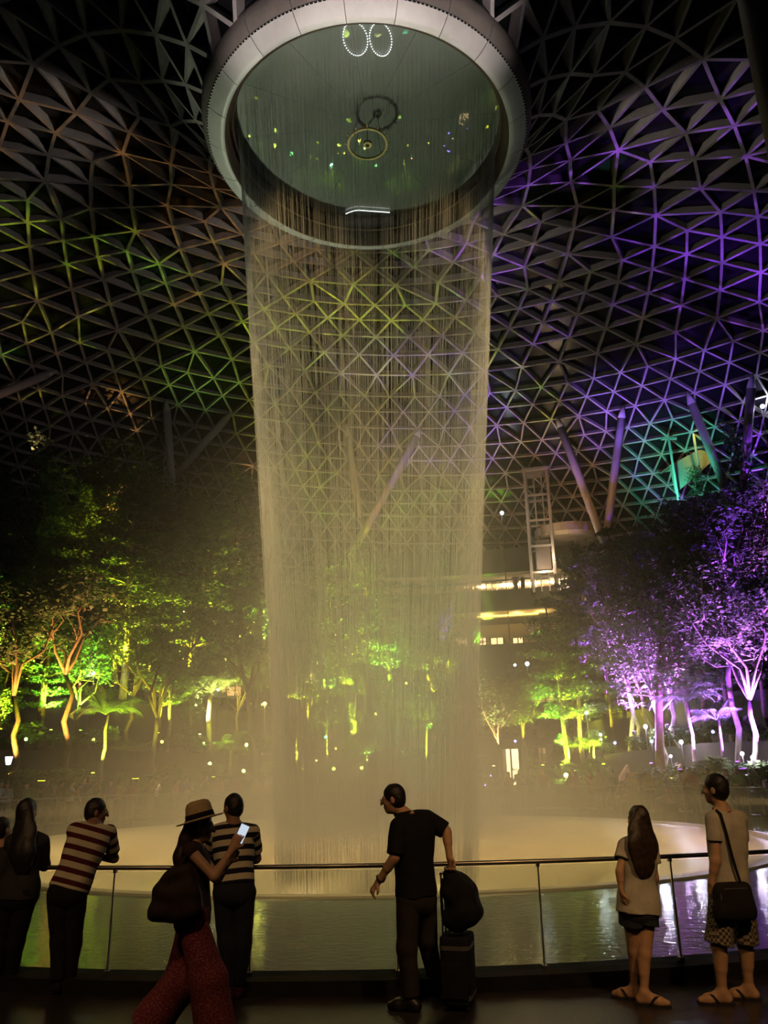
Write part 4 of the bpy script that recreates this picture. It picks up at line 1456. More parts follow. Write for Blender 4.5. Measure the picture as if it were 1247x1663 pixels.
# ================================================================== small lamps added in the tree crowns to put glints in the oculus disc
bpy.context.view_layer.update()
_dg = bpy.context.evaluated_depsgraph_get()
_Rt = Matrix.Rotation(TILT, 3, 'X')
_nd = _Rt @ Vector((0, 0, 1))
_pd = _Rt @ (Vector((0, 0, ZD)) - _c) + _c
GL = [(696, 106, 'Y', 1.3), (718, 98, 'O', .7), (726, 143, 'Y', 1.3), (564, 122, 'Y', .9), (549, 177, 'Y', 1), (687, 184, 'L', 1.1), (721, 189, 'O', 1), (703, 209, 'L', 1.1), (701, 236, 'L', 1), (625, 158, 'Y', .8),
      (583, 212, 'L', 1), (581, 235, 'Y', 1), (548, 240, 'L', 1.1), (555, 253, 'Y', 1.2), (441, 213, 'L', 1), (442, 239, 'L', 1), (400, 223, 'L', 1), (469, 252, 'G', .9), (511, 263, 'L', .7), (526, 287, 'O', .7), (612, 276, 'G', .7),
      (750, 137, 'B', .8), (739, 146, 'B', .7), (751, 176, 'B', .8), (729, 208, 'B', .8), (733, 219, 'B', .9), (727, 238, 'B', .8), (733, 249, 'B', .9), (765, 208, 'B', .7), (742, 160, 'B', .6), (590, 150, 'Y', .6), (603, 148, 'Y', .6), (531, 147, 'Y', .6)]
GC = {'Y': ('yellow', (1.0, .88, .15)), 'O': ('orange', (1.0, .5, .12)), 'L': ('lime', (.75, 1.0, .1)), 'G': ('green', (.2, 1.0, .25)), 'B': ('blue', (.25, .22, 1.0))}
for (px, py, cc, sz) in GL:
    d = ray(px, py).normalized()
    t = (_pd - CAM).dot(_nd) / d.dot(_nd)
    M0 = CAM + d * t
    r2 = (d - _nd * 2 * d.dot(_nd)).normalized()
    ok, loc, nrm, _, ob, _ = SC.ray_cast(_dg, M0 + r2 * 8.0, r2, distance=90)
    if not ok:
        continue
    loc = loc - r2 * 0.25
    if math.hypot(loc.x, loc.y) < 15:
        continue
    nm, colr = GC[cc]
    px_, py_ = proj(loc)
    tl = thing('glint_lamp', uniq('small %s glint lamp added among leaves' % nm, px_), 'lamp', loc)
    MB().sphere((0, 0, 0), .085 * sz, 8).build('bulb', lens(colr, 16.0), tl, True)
    MB().tube([(0, 0, .07 * sz), (0, 0, .3)], .012, 5).build('cord', CAN, tl)
# ================================================================== people: one continuous surface grown from a distance field
class Field:
    def __init__(s, lo, hi, h):
        s.h = h
        s.lo = np.array(lo, float)
        s.n = np.maximum(4, np.ceil((np.array(hi) - s.lo) / h).astype(int) + 1)
        s.a = np.full(s.n, 1.0, dtype=np.float32)
    def _blk(s, lo, hi):
        i0 = np.clip(np.floor((lo - s.lo) / s.h).astype(int), 0, s.n)
        i1 = np.clip(np.ceil((hi - s.lo) / s.h).astype(int) + 1, 0, s.n)
        if np.any(i1 <= i0):
            return None, None
        ax = [s.lo[k] + s.h * np.arange(i0[k], i1[k]) for k in range(3)]
        P = np.stack(np.meshgrid(*ax, indexing='ij'), -1)
        return tuple(slice(i0[k], i1[k]) for k in range(3)), P
    def put(s, d, sl, k):
        a = s.a[sl]
        if k > 0:
            hh = np.maximum(k - np.abs(a - d), 0) / k
            s.a[sl] = np.minimum(a, d) - hh * hh * k * 0.25
        else:
            s.a[sl] = np.minimum(a, d)
    def rc(s, a, b, ra, rb, k=0.02, n=None, flat=1.0):
        a, b = np.array(a, float), np.array(b, float)
        m = max(ra, rb) + k + 2.5 * s.h
        sl, P = s._blk(np.minimum(a, b) - m, np.maximum(a, b) + m)
        if sl is None:
            return s
        q = P - a
        ab = b - a
        if n is not None:
            n = np.array(n, float); n /= np.linalg.norm(n)
            q = q + (q @ n)[..., None] * n * (1 / flat - 1)
            ab = ab + (ab @ n) * n * (1 / flat - 1)
        t = np.clip((q @ ab) / max(1e-9, ab @ ab), 0, 1)
        d = np.linalg.norm(q - t[..., None] * ab, axis=-1) - (ra + t * (rb - ra))
        if n is not None:
            d = d * (0.5 + 0.5 * flat)
        s.put(d.astype(np.float32), sl, k)
        return s
    def el(s, c, rad, fr, k=0.02):
        """ellipsoid with axes fr (three unit vectors) and radii rad"""
        c = np.array(c, float); rad = np.array(rad, float); fr = np.array(fr, float)
        m = rad.max() + k + 2.5 * s.h
        sl, P = s._blk(c - m, c + m)
        if sl is None:
            return s
        q = (P - c) @ fr.T
        k0 = np.linalg.norm(q / rad, axis=-1)
        k1 = np.linalg.norm(q / rad ** 2, axis=-1) + 1e-9
        s.put((k0 * (k0 - 1) / k1).astype(np.float32), sl, k)
        return s
    def cut(s, p, n):
        """remove everything on the side the normal n points to"""
        n = np.array(n, float); n /= np.linalg.norm(n)
        ax = [s.lo[k] + s.h * np.arange(s.n[k]) for k in range(3)]
        d = (ax[0] - p[0])[:, None, None] * n[0] + (ax[1] - p[1])[None, :, None] * n[1] + (ax[2] - p[2])[None, None, :] * n[2]
        s.a = np.maximum(s.a, d.astype(np.float32))
        return s
    def fold(s, amp, fx, fz, seed=0.0):
        """soft cloth folds"""
        ax = [s.lo[k] + s.h * np.arange(s.n[k]) for k in range(3)]
        X, Y, Z = ax[0][:, None, None], ax[1][None, :, None], ax[2][None, None, :]
        s.a = s.a + (amp * np.sin(fx * X + 1.7 * np.sin(fz * Z + seed) + seed) * np.sin(fz * Z * 0.7 + fx * 0.6 * Y + 2 * seed)).astype(np.float32)
        return s
    def join(s, o):
        s.a = np.minimum(s.a, o.a)
        return s
    def mesh(s):
        a = s.a.copy()
        a[0] = a[-1] = 1; a[:, 0] = a[:, -1] = 1; a[:, :, 0] = a[:, :, -1] = 1
        ins = a < 0
        off = [(i, j, k) for i in (0, 1) for j in (0, 1) for k in (0, 1)]
        n = np.array(a.shape) - 1
        cs = np.zeros(n, dtype=np.int8)
        for (i, j, k) in off:
            cs += ins[i:i + n[0], j:j + n[1], k:k + n[2]]
        act = (cs > 0) & (cs < 8)
        ids = np.full(n, -1, dtype=np.int64)
        C = np.argwhere(act)
        ids[act] = np.arange(len(C))
        val = np.stack([a[C[:, 0] + i, C[:, 1] + j, C[:, 2] + k] for (i, j, k) in off], 1).astype(float)
        offv = np.array(off, float)
        acc = np.zeros((len(C), 3)); num = np.zeros(len(C))
        for p in range(8):
            for q in range(p + 1, 8):
                if sum(abs(x - y) for x, y in zip(off[p], off[q])) != 1:
                    continue
                m = (val[:, p] < 0) != (val[:, q] < 0)
                t = val[m, p] / (val[m, p] - val[m, q])
                acc[m] += offv[p] + t[:, None] * (offv[q] - offv[p])
                num[m] += 1
        V = s.lo + s.h * (C + acc / num[:, None])
        Fq = []
        for ax in range(3):
            b, c = (ax + 1) % 3, (ax + 2) % 3
            A = np.moveaxis(ins, (ax, b, c), (0, 1, 2))
            I = np.moveaxis(ids, (ax, b, c), (0, 1, 2))
            df = A[:-1, 1:-1, 1:-1] != A[1:, 1:-1, 1:-1]
            E = np.argwhere(df)
            fl = A[:-1, 1:-1, 1:-1][df]
            i, j, k = E[:, 0], E[:, 1], E[:, 2]
            Q = np.stack([I[i, j, k], I[i, j + 1, k], I[i, j + 1, k + 1], I[i, j, k + 1]], 1)
            Q[~fl] = Q[~fl][:, ::-1]
            Fq.append(Q)
        return V, np.concatenate(Fq)

def nv(v):
    v = np.array(v, float)
    return v / (np.linalg.norm(v) + 1e-12)
def L3(a, b, t):
    return np.array(a) + (np.array(b) - np.array(a)) * t

MALE = dict(w=[.168, .162, .155, .155, .170, .180, .150], d=[.115, .112, .108, .105, .112, .105, .065], arm=(.050, .040, .028), leg=(.088, .060, .042))
FEMALE = dict(w=[.175, .168, .140, .128, .143, .150, .120], d=[.118, .112, .096, .088, .100, .090, .055], arm=(.042, .034, .024), leg=(.086, .056, .038))
TS = [0, .16, .34, .5, .68, .86, 1.0]

class Body:
    def __init__(s, j, sex, sc=1.0):
        s.j = {k: np.array(v, float) for k, v in j.items()}
        s.x, s.sc = sex, sc
        s.shM = (s.j['shL'] + s.j['shR']) / 2
        s.hpM = (s.j['hipL'] + s.j['hipR']) / 2
        s.up = nv(s.shM - s.hpM)
        s.latT = nv(s.j['shR'] - s.j['shL'])
        s.latB = nv(s.j['hipR'] - s.j['hipL'])
        # make the pelvis frame width independent of the given hip points
    def lvl(s, t):
        c = L3(s.hpM, s.shM, t)
        lat = nv(L3(s.latB, s.latT, min(1, max(0, t))))
        f = nv(np.cross(s.up, lat))
        c = c + f * 0.012 * math.sin(math.pi * max(0, min(1, t)))
        return c, lat
    def torso(s, F, inf=0.0, t0=0.0, t1=1.0, k=0.012):
        tt = np.linspace(t0, t1, 13)
        for t in tt:
            c, lat = s.lvl(t)
            w_ = np.interp(t, TS, s.x['w']) * s.sc + inf
            d = np.interp(t, TS, s.x['d']) * s.sc + inf
            F.rc(c - lat * max(0.002, w_ - d), c + lat * max(0.002, w_ - d), d, d, k)
        return F
    def legs(s, F, inf=0.0, k=0.03):
        r0, r1, r2 = [v * s.sc + inf for v in s.x['leg']]
        for sd in 'LR':
            h, kn, an = s.j['hip' + sd], s.j['kn' + sd], s.j['an' + sd]
            F.rc(h, kn, r0, r1, k)
            F.rc(kn, an, r1 * .94, r2 * .9, k)
            sh = nv(kn - an)
            back = -nv(s.j['fd' + sd] - sh * (s.j['fd' + sd] @ sh))
            F.rc(L3(kn, an, .2) + back * .018, L3(kn, an, .48) + back * .010, r1 * .80, r2 * 1.0, k)
        return F
    def bounds(s, m=0.3):
        P = np.array([v for q, v in s.j.items() if not q.startswith(('fd', 'face', 'hup', 'pn'))])
        return P.min(0) - m, P.max(0) + m

def hand(F, wr, dr, pn, side, curl, sc=1.0, spread=0.0, flip=1.0):
    """palm, four fingers, thumb. dr along the hand, pn out of the palm, side +1/-1 = thumb side"""
    dr = nv(dr); pn = nv(pn - dr * (pn @ dr)); l = np.cross(dr, pn) * side
    k = 0.006
    kn = wr + dr * .085 * sc
    F.rc(wr + dr * .012 * sc, kn - dr * .012 * sc, .030 * sc, .038 * sc, .012, pn, .42)
    F.rc(wr - dr * .02 * sc, wr + dr * .03 * sc, .023 * sc, .024 * sc, .015, pn, .72)
    for o, L in ((.029, .070), (.010, .078), (-.009, .073), (-.027, .057)):
        p = kn + l * o * sc - dr * .008 * sc
        ang = 0.12
        d0 = nv(dr + l * (o * (2 + 6 * spread)))
        r_ = .0092 * sc
        for q, seg in enumerate((.45, .32, .25)):
            ang += curl * (0.75, 1.0, 0.7)[q]
            d = d0 * math.cos(ang) + pn * math.sin(ang)
            e = p + d * L * sc * seg
            F.rc(p, e, r_, r_ * .93, k)
            p = e; r_ *= .93
    p = wr + dr * .022 * sc + l * .026 * sc
    d = nv(dr * .62 + l * .68 + pn * (.25 + .25 * curl))
    e = p + d * .042 * sc
    F.rc(p, e, .0135 * sc, .0115 * sc, .012)
    d2 = nv(dr * .85 + l * (.3 - .5 * curl) + pn * (.2 + .5 * curl))
    F.rc(e, e + d2 * .030 * sc, .0112 * sc, .0092 * sc, k)
    return F
def foot(F, an, fd, inf=0.0, toe=None, sc=1.0, k=0.025):
    fd = nv(fd)
    if toe is None:
        heel = np.array([an[0] - fd[0] * .035, an[1] - fd[1] * .035, .040])
        ball = np.array([an[0] + fd[0] * .115, an[1] + fd[1] * .115, .032])
        tip = np.array([an[0] + fd[0] * .175, an[1] + fd[1] * .175, .026])
    else:
        toe = np.array(toe, float)
        heel = an - nv(toe - an) * .02 + np.array([0, 0, -.02]) - nv(fd) * .03
        tip = toe; ball = L3(heel, toe, .72)
    F.rc(an, heel, .040 * sc + inf, .036 * sc + inf, k)
    F.rc(an, ball, .038 * sc + inf, .034 * sc + inf, k)
    F.rc(heel, ball, .036 * sc + inf, .038 * sc + inf, k)
    F.rc(ball, tip, .040 * sc + inf, .026 * sc + inf, k)
    return F
def head_frame(j):
    f = nv(j['face']); u = nv(np.array([0, 0, 1.0]) - f * f[2])
    if 'hup' in j:
        u = nv(j['hup'] - f * (j['hup'] @ f))
    return f, u, np.cross(f, u)
def head(F, j, sc=1.0):
    c = j['head']; f, u, l = head_frame(j)
    fr = [l, f, u]
    F.el(c + (u * .022 - f * .014) * sc, np.array([.074, .094, .094]) * sc, fr, .02)
    F.el(c + (-u * .040 + f * .022) * sc, np.array([.058, .068, .076]) * sc, fr, .03)
    F.rc(c + (-u * .092 + f * .060) * sc, c + (-u * .085 + f * .02) * sc, .024 * sc, .036 * sc, .025)
    F.rc(c + (f * .088 + u * .006) * sc, c + (f * .110 - u * .028) * sc, .010 * sc, .0135 * sc, .012)
    F.el(c + (f * .076 + u * .020) * sc, np.array([.050, .020, .014]) * sc, fr, .014)
    F.el(c + (f * .083 - u * .058) * sc, np.array([.023, .013, .007]) * sc, fr, .008)
    F.el(c + (f * .081 - u * .071) * sc, np.array([.020, .013, .007]) * sc, fr, .008)
    for sd in (-1, 1):
        F.el(c + (l * .076 * sd - f * .012 - u * .012) * sc, np.array([.012, .022, .033]) * sc, fr, .008)
        F.el(c + (l * .036 * sd + f * .066 - u * .022) * sc, np.array([.022, .018, .02]) * sc, fr, .02)
    return F

M_SKIN = mat('skin_tan', (0.50, 0.27, 0.15), 0.55, var=0.06, vscale=14)
M_SKIN2 = mat('skin_fair', (0.62, 0.36, 0.21), 0.55, var=0.06, vscale=14)
M_SKIN3 = mat('skin_brown', (0.30, 0.16, 0.09), 0.55, var=0.06, vscale=14)
M_HAIR = mat('black_hair', (0.016, 0.012, 0.010), 0.45, var=0.4, vscale=30, bump=0.2, bscale=90)
M_HAIRB = mat('brown_hair', (0.045, 0.026, 0.017), 0.45, var=0.4, vscale=30, bump=0.2, bscale=90)
M_EYE = mat('eye_white', (0.7, 0.68, 0.65), 0.2)
def fabric(name, c, var=0.12, rough=0.85):
    return mat(name, c, rough, var=var, vscale=10, bump=0.25, bscale=120, spec=0.2)
def stripe_mat(name, ca, cb, period, duty, phase=0.0):
    m = fabric(name, ca)
    nt = m.node_tree
    p = nt.nodes['Principled BSDF']
    at = nt.nodes.new('ShaderNodeAttribute'); at.attribute_name = 'stripe'
    def mth(op, a, b):
        n = nt.nodes.new('ShaderNodeMath'); n.operation = op
        nt.links.new(a, n.inputs[0]); n.inputs[1].default_value = b
        return n.outputs[0]
    x = mth('LESS_THAN', mth('FRACT', mth('ADD', mth('DIVIDE', at.outputs['Fac'], period), phase), 0.0), duty)
    mx = nt.nodes.new('ShaderNodeMix'); mx.data_type = 'RGBA'
    mx.inputs[6].default_value = (*ca, 1); mx.inputs[7].default_value = (*cb, 1)
    nt.links.new(x, mx.inputs[0])
    nt.links.new(mx.outputs[2], p.inputs['Base Color'])
    return m
def check_mat(name, ca, cb, sc_):
    m = fabric(name, ca)
    nt = m.node_tree
    ck = nt.nodes.new('ShaderNodeTexChecker')
    ck.inputs['Scale'].default_value = sc_
    ck.inputs['Color1'].default_value = (*ca, 1); ck.inputs['Color2'].default_value = (*cb, 1)
    nt.links.new(nt.nodes['Texture Coordinate'].outputs['Object'], ck.inputs['Vector'])
    nt.links.new(ck.outputs['Color'], nt.nodes['Principled BSDF'].inputs['Base Color'])
    return m

def person(label, j, sex, skin, H=0.0075, top=None, bottom=None, shoes=None, hair=None, sc=1.0, hs=1.0, root=None, name='person', group=None, hands=None, eyes=True):
    """j: joints in place. top: (material, sleeve 0-1.9, hem t, inflate). bottom: (material, end 0-2 along the leg, loose knee, loose ankle)"""
    B = Body(j, sex, sc)
    j = B.j
    lo, hi = B.bounds(.26)
    lo[2] = min(lo[2], -0.03); lo[2] = max(lo[2], -0.03)
    if root is None:
        root = (j['anL'] + j['anR']) / 2; root = np.array([root[0], root[1], 0.0])
    t = thing(name, label, 'person', root, 0, group)
    a0, a1, a2 = [v * sc for v in sex['arm']]
    def fld():
        return Field(lo, hi, H)
    def out(F, nm, m, attr=None):
        V, Q = F.mesh()
        me = new_mesh(nm, V - root, Q, True)
        if attr is not None:
            at = me.attributes.new('stripe', 'FLOAT', 'POINT')
            at.data.foreach_set('value', attr(V).astype(np.float32))
        return link(nm, me, m, t)
    # ---- body
    F = fld()
    B.torso(F)
    F.rc(L3(B.hpM, B.shM, 1.0), j['neck'], .07 * sc, .055 * sc, .05)
    f_, u_, l_ = head_frame(j)
    F.rc(j['neck'], j['head'] - u_ * .05 * hs - f_ * .012, .056 * sc * (1 if sex is MALE else .85), .050 * sc, .03)
    for sd in 'LR':
        F.rc(j['neck'] - B.up * .03, j['sh' + sd], .045 * sc, a0 * 1.08, .04)
        F.rc(j['sh' + sd], j['el' + sd], a0, a1, .03)
        F.rc(j['el' + sd], j['wr' + sd], a1 * .98, a2, .02)
        F.rc(L3(j['el' + sd], j['wr' + sd], .12), L3(j['el' + sd], j['wr' + sd], .42), a1 * 1.02, a1 * .92, .02)
    B.legs(F)
    for sd in 'LR':
        foot(F, j['an' + sd], j['fd' + sd], toe=j.get('to' + sd), sc=sc)
        hd = (hands or {}).get(sd, {})
        dr = np.array(hd.get('dir', j['wr' + sd] - j['el' + sd]), float)
        pn = np.array(hd.get('pn', (B.hpM - j['wr' + sd])), float)
        hand(F, j['wr' + sd], dr, pn, hd.get('side', 1 if sd == 'L' else -1), hd.get('curl', .45), sc)
    head(F, j, hs)
    out(F, 'body', skin)
    # ---- clothes
    if top:
        m, slv, hem, inf = top[:4]
        F = fld()
        B.torso(F, inf, hem - 0.06, .97)
        for sd in 'LR':
            F.rc(j['neck'] - B.up * .045, j['sh' + sd], .045 * sc + inf * .6, a0 * 1.05 + inf, .04)
        c, _ = B.lvl(hem)
        F.cut(c, -B.up)
        F.cut(j['neck'] + B.up * .028, B.up)
        if slv > 0:
            for sd in 'LR':
                G = fld()
                s_, e_, w_ = j['sh' + sd], j['el' + sd], j['wr' + sd]
                if slv <= 1:
                    end, dr = L3(s_, e_, slv), nv(e_ - s_)
                    G.rc(s_, end + dr * .05, a0 * 1.05 + inf, a0 * (1 - slv) + a1 * slv + inf * 1.1, .02)
                else:
                    end, dr = L3(e_, w_, slv - 1), nv(w_ - e_)
                    G.rc(s_, e_, a0 * 1.05 + inf, a1 + inf, .02)
                    G.rc(e_, end + dr * .05, a1 + inf, a2 + inf, .02)
                G.cut(end, dr)
                F.join(G)
        F.fold(0.004, 22, 16, 1.0)
        def attr(V):
            x = (V - B.hpM) @ B.up
            for sd in 'LR':
                ax = nv(j['el' + sd] - j['sh' + sd])
                d = (V - j['sh' + sd]) @ ax
                q = np.linalg.norm(V - j['sh' + sd] - np.clip(d, 0, .4)[:, None] * ax, axis=1)
                side = (V - B.shM) @ B.latT * (1 if sd == 'R' else -1)
                m_ = (q < a0 + inf + .02) & (side > np.interp(.86, TS, sex['w']) * sc * .96) & (d > 0.0)
                x = np.where(m_, (j['sh' + sd] - B.hpM) @ B.up - d, x)
            return x
        out(F, top[4] if len(top) > 4 else 'shirt', m, attr)
    if bottom:
        m, end, lk, la = bottom[:4]
        F = fld()
        B.torso(F, .010, -0.02, .20)
        c, _ = B.lvl(.19)
        F.cut(c, B.up)
        r0, r1, r2 = [v * sc for v in sex['leg']]
        for sd in 'LR':
            G = fld()
            h, kn, an = j['hip' + sd], j['kn' + sd], j['an' + sd]
            if end <= 1:
                e, dr = L3(h, kn, end), nv(kn - h)
                G.rc(h, e + dr * .06, r0 + .016, r0 * (1 - end) + r1 * end + lk, .03)
            else:
                e, dr = L3(kn, an, end - 1), nv(an - kn)
                G.rc(h, kn, r0 + .016, r1 + lk, .03)
                G.rc(kn, e + dr * .06, r1 + lk, r2 + la, .04)
            G.cut(e, dr)
            F.join(G)
        F.fold(0.004, 18, 13, 2.3)
        out(F, bottom[4] if len(bottom) > 4 else 'trousers', m)
    if shoes:
        m, kind = shoes
        for sd in 'LR':
            if kind == 'shoe':
                F = fld()
                foot(F, j['an' + sd] - np.array([0, 0, .015]), j['fd' + sd], .010, toe=j.get('to' + sd), sc=sc)
                if j.get('to' + sd) is None:
                    F.cut(np.array([0, 0, .105]), (0, 0, 1))
                F.cut(np.array([0, 0, 0.002]), (0, 0, -1))
                out(F, 'shoe', m)
            else:
                an, fd = j['an' + sd], nv(j['fd' + sd])
                sdv = np.array([-fd[1], fd[0], 0])
                mb = MB()
                pr = [(-.085, .030), (-.05, .040), (.03, .040), (.11, .048), (.17, .046), (.205, .028)]
                for z in (0.001, .016):
                    for x, w_ in pr:
                        mb.v.append(tuple(np.array([an[0], an[1], z]) + fd * x - sdv * w_))
                    for x, w_ in reversed(pr):
                        mb.v.append(tuple(np.array([an[0], an[1], z]) + fd * x + sdv * w_))
                n_ = 12
                mb.f += [list(reversed(range(n_))), [n_ + i for i in range(n_)]] + [[i, (i + 1) % n_, n_ + (i + 1) % n_, n_ + i] for i in range(n_)]
                p0 = np.array([an[0], an[1], .0]) + fd * .125 + np.array([0, 0, .070])
                for q in (-1, 1):
                    e = np.array([an[0], an[1], .018]) + fd * .045 + sdv * .044 * q
                    mb.tube([p0, (p0 + e) / 2 + sdv * .022 * q + np.array([0, 0, .022]), e], .009, 6)
                mb.v = [tuple(np.array(v) - root) for v in mb.v]
                mb.build('flip_flop', m, t)
    # ---- hair
    if hair:
        m, kind = hair[0], hair[1]
        c = j['head']
        fr = [l_, f_, u_]
        F = fld()
        F.el(c + (u_ * .026 - f_ * .018) * hs, np.array([.082, .100, .100]) * hs, fr, 0)
        F.el(c + (-u_ * .030 - f_ * .040) * hs, np.array([.074, .066, .070]) * hs, fr, .03)
        n = nv(f_ * .80 - u_ * .62)
        F.cut(c + (f_ * .075 + u_ * .050) * hs, n)
        F.fold(0.002, 60, 50, .4)
        if kind == 'long':
            pts, wd, th = hair[2], hair[3], hair[4]
            bk = -f_
            prev = c - f_ * .05 * hs + u_ * .02
            prev_w = .085 * hs
            for q, (p, w_) in enumerate(zip(pts, wd)):
                F.rc(prev, p, prev_w, w_, .03, f_, th)
                prev, prev_w = np.array(p), w_
            F.fold(0.003, 55, 5, .9)
        out(F, 'hair', m)
    if eyes:
        c = j['head']
        mb = MB()
        for sd in (-1, 1):
            p = c + (l_ * .033 * sd + f_ * .079 - u_ * .002) * hs
            mb.sphere(p - root, .0125 * hs, 8)
        mb.build('eyes', M_EYE, t, True)
    return t, B
# ------------------------------------------------------------------ the people at the near railing
def placer(fx, fy):
    Y0 = at_z(fx, fy, 0.0).y
    def J(px, py, dy=0.0):
        return np.array(at_y(px, py, Y0 + dy))
    return J, Y0
def ank(p, z=0.085):
    p = np.array(p); p[2] = z
    return p
CREAM = (0.62, 0.56, 0.42)
# --- man in maroon striped shirt leaning on the rail
J, Y0 = placer(102, 1612)
j = dict(head=J(157, 1318, .22), face=(.86, .45, -.12), neck=J(151, 1339, .16), shL=J(122, 1349, .10), shR=J(176, 1352, .22),
         elL=J(128, 1394, .34), wrL=J(150, 1393, .48), elR=J(186, 1394, .38), wrR=J(160, 1392, .50),
         hipL=J(94, 1452, 0), hipR=J(124, 1452, .03), knL=J(97, 1530, .02), knR=J(117, 1530, .06), anL=ank(J(95, 1598, -.02)), anR=ank(J(110, 1596, .05)),
         fdL=(-.15, 1, 0), fdR=(.3, 1, 0))
P3, B3 = person('man in maroon and cream striped shirt with glasses leaning on the rail', j, MALE, M_SKIN3, top=(stripe_mat('maroon_stripes', CREAM, (0.085, 0.014, 0.018), .098, .46, .30), .72, .07, .024),
       bottom=(fabric('black_trousers', (.012, .011, .012)), 1.93, .022, .03), shoes=(fabric('black_shoe', (.01, .01, .01)), 'shoe'), hair=(M_HAIR, 'short'), hs=1.02,
       hands={'L': dict(dir=(1, .1, 0), pn=(0, 0, -1), curl=.3), 'R': dict(dir=(-1, .1, 0), pn=(0, 0, -1), curl=.3)})
def glasses(t, j, hs=1.0):
    f, u, l = head_frame({k: np.array(v, float) for k, v in j.items()})
    c = np.array(j['head']) - np.array(t.location)
    mb = MB()
    for sd in (-1, 1):
        p = c + (l * .034 * sd + f * .102 - u * .002) * hs
        q = [p + l * .025 * math.cos(a) * hs + u * .018 * math.sin(a) * hs for a in np.linspace(0, 6.2832, 13)]
        mb.tube(q, .0022, 5, False)
        mb.tube([c + (l * .060 * sd + f * .100) * hs, c + (l * .079 * sd + f * .06) * hs, c + (l * .080 * sd - f * .012 + u * .004) * hs], .0024, 5)
    mb.tube([c + (l * .009 + f * .104) * hs, c + (-l * .009 + f * .104) * hs], .002, 5)
    mb.build('glasses', mat('black_plastic', (.012, .012, .012), .3), t)
glasses(P3, j, 1.02)

# --- man in navy striped shirt leaning beside the hat woman
J, Y0 = placer(378, 1622)
j = dict(head=J(378, 1311, .14), face=(-.72, .66, -.16), neck=J(379, 1336, .10), shL=J(347, 1352, .10), shR=J(410, 1352, .10),
         elL=J(340, 1396, .24), wrL=J(356, 1402, .42), elR=J(417, 1394, .24), wrR=J(400, 1402, .42),
         hipL=J(364, 1450, -.02), hipR=J(397, 1450, -.02), knL=J(368, 1530, .02), knR=J(394, 1530, .02), anL=ank(J(371, 1608, -.03)), anR=ank(J(386, 1606, .03)),
         fdL=(-.25, 1, 0), fdR=(.15, 1, 0))
P5, B5 = person('man in navy and cream striped shirt leaning on the rail behind the hat woman', j, MALE, M_SKIN3, top=(stripe_mat('navy_stripes', CREAM, (0.012, 0.012, 0.02), .098, .46, .55), .74, .12, .02),
       bottom=(fabric('dark_jeans', (.02, .022, .03)), 1.93, .018, .026), shoes=(fabric('dark_red_shoe', (.05, .012, .01)), 'shoe'), hair=(M_HAIR, 'short'),
       hands={'L': dict(dir=(.9, .4, 0), pn=(0, 0, -1), curl=.3), 'R': dict(dir=(-.9, .4, 0), pn=(0, 0, -1), curl=.3)})

# --- long haired woman in dark clothes at the left edge
J, Y0 = placer(12, 1608)
j = dict(head=J(45, 1318, .08), face=(.25, .95, -.1), neck=J(44, 1346, .05), shL=J(19, 1366, .03), shR=J(69, 1366, .05),
         elL=J(10, 1408, .15), wrL=J(24, 1400, .36), elR=J(72, 1404, .14), wrR=J(60, 1400, .36),
         hipL=J(14, 1456, 0), hipR=J(42, 1456, 0), knL=J(2, 1532, .02), knR=J(26, 1532, .02), anL=ank(J(-12, 1600, 0)), anR=ank(J(16, 1600, .05)),
         fdL=(-.2, 1, 0), fdR=(.1, 1, 0))
b = j
person('long haired woman in dark cardigan leaning at the left picture edge', j, FEMALE, M_SKIN, top=(fabric('grey_cardigan', (.035, .032, .032)), 1.9, -.05, .022),
       bottom=(fabric('black_leggings', (.012, .012, .013)), 1.95, .014, .016), shoes=(fabric('black_shoe_2', (.012, .012, .012)), 'shoe'),
       hair=(M_HAIR, 'long', [J(40, 1350, .0), J(36, 1385, -.06), J(36, 1405, -.06)], [.12, .14, .10], .5), sc=1.02,
       hands={'L': dict(dir=(.5, .8, 0), pn=(0, 0, -1), curl=.3), 'R': dict(dir=(-.3, .8, 0), pn=(0, 0, -1), curl=.3)})
# --- shorter person cut off by the left picture edge
J, Y0 = placer(-20, 1606)
j = dict(head=J(3, 1347, .05), face=(.3, .95, 0), neck=J(0, 1370, .03), shL=J(-23, 1388, 0), shR=J(20, 1388, .02),
         elL=J(-30, 1428, .05), wrL=J(-22, 1410, .2), elR=J(22, 1428, .05), wrR=J(14, 1410, .2),
         hipL=J(-20, 1470, 0), hipR=J(6, 1470, 0), knL=J(-22, 1538, .02), knR=J(4, 1538, .02), anL=ank(J(-26, 1600, 0)), anR=ank(J(0, 1600, .03)),
         fdL=(-.2, 1, 0), fdR=(.1, 1, 0))
person('short dark haired person cut off by the left picture border', j, FEMALE, M_SKIN, H=.011, top=(fabric('charcoal_top', (.03, .028, .03)), .6, -.02, .02),
       bottom=(fabric('black_skirt', (.012, .012, .013)), 1.9, .014, .02), shoes=(fabric('black_shoe_3', (.012, .012, .012)), 'shoe'), hair=(M_HAIR, 'short'), sc=.9, hs=.95)

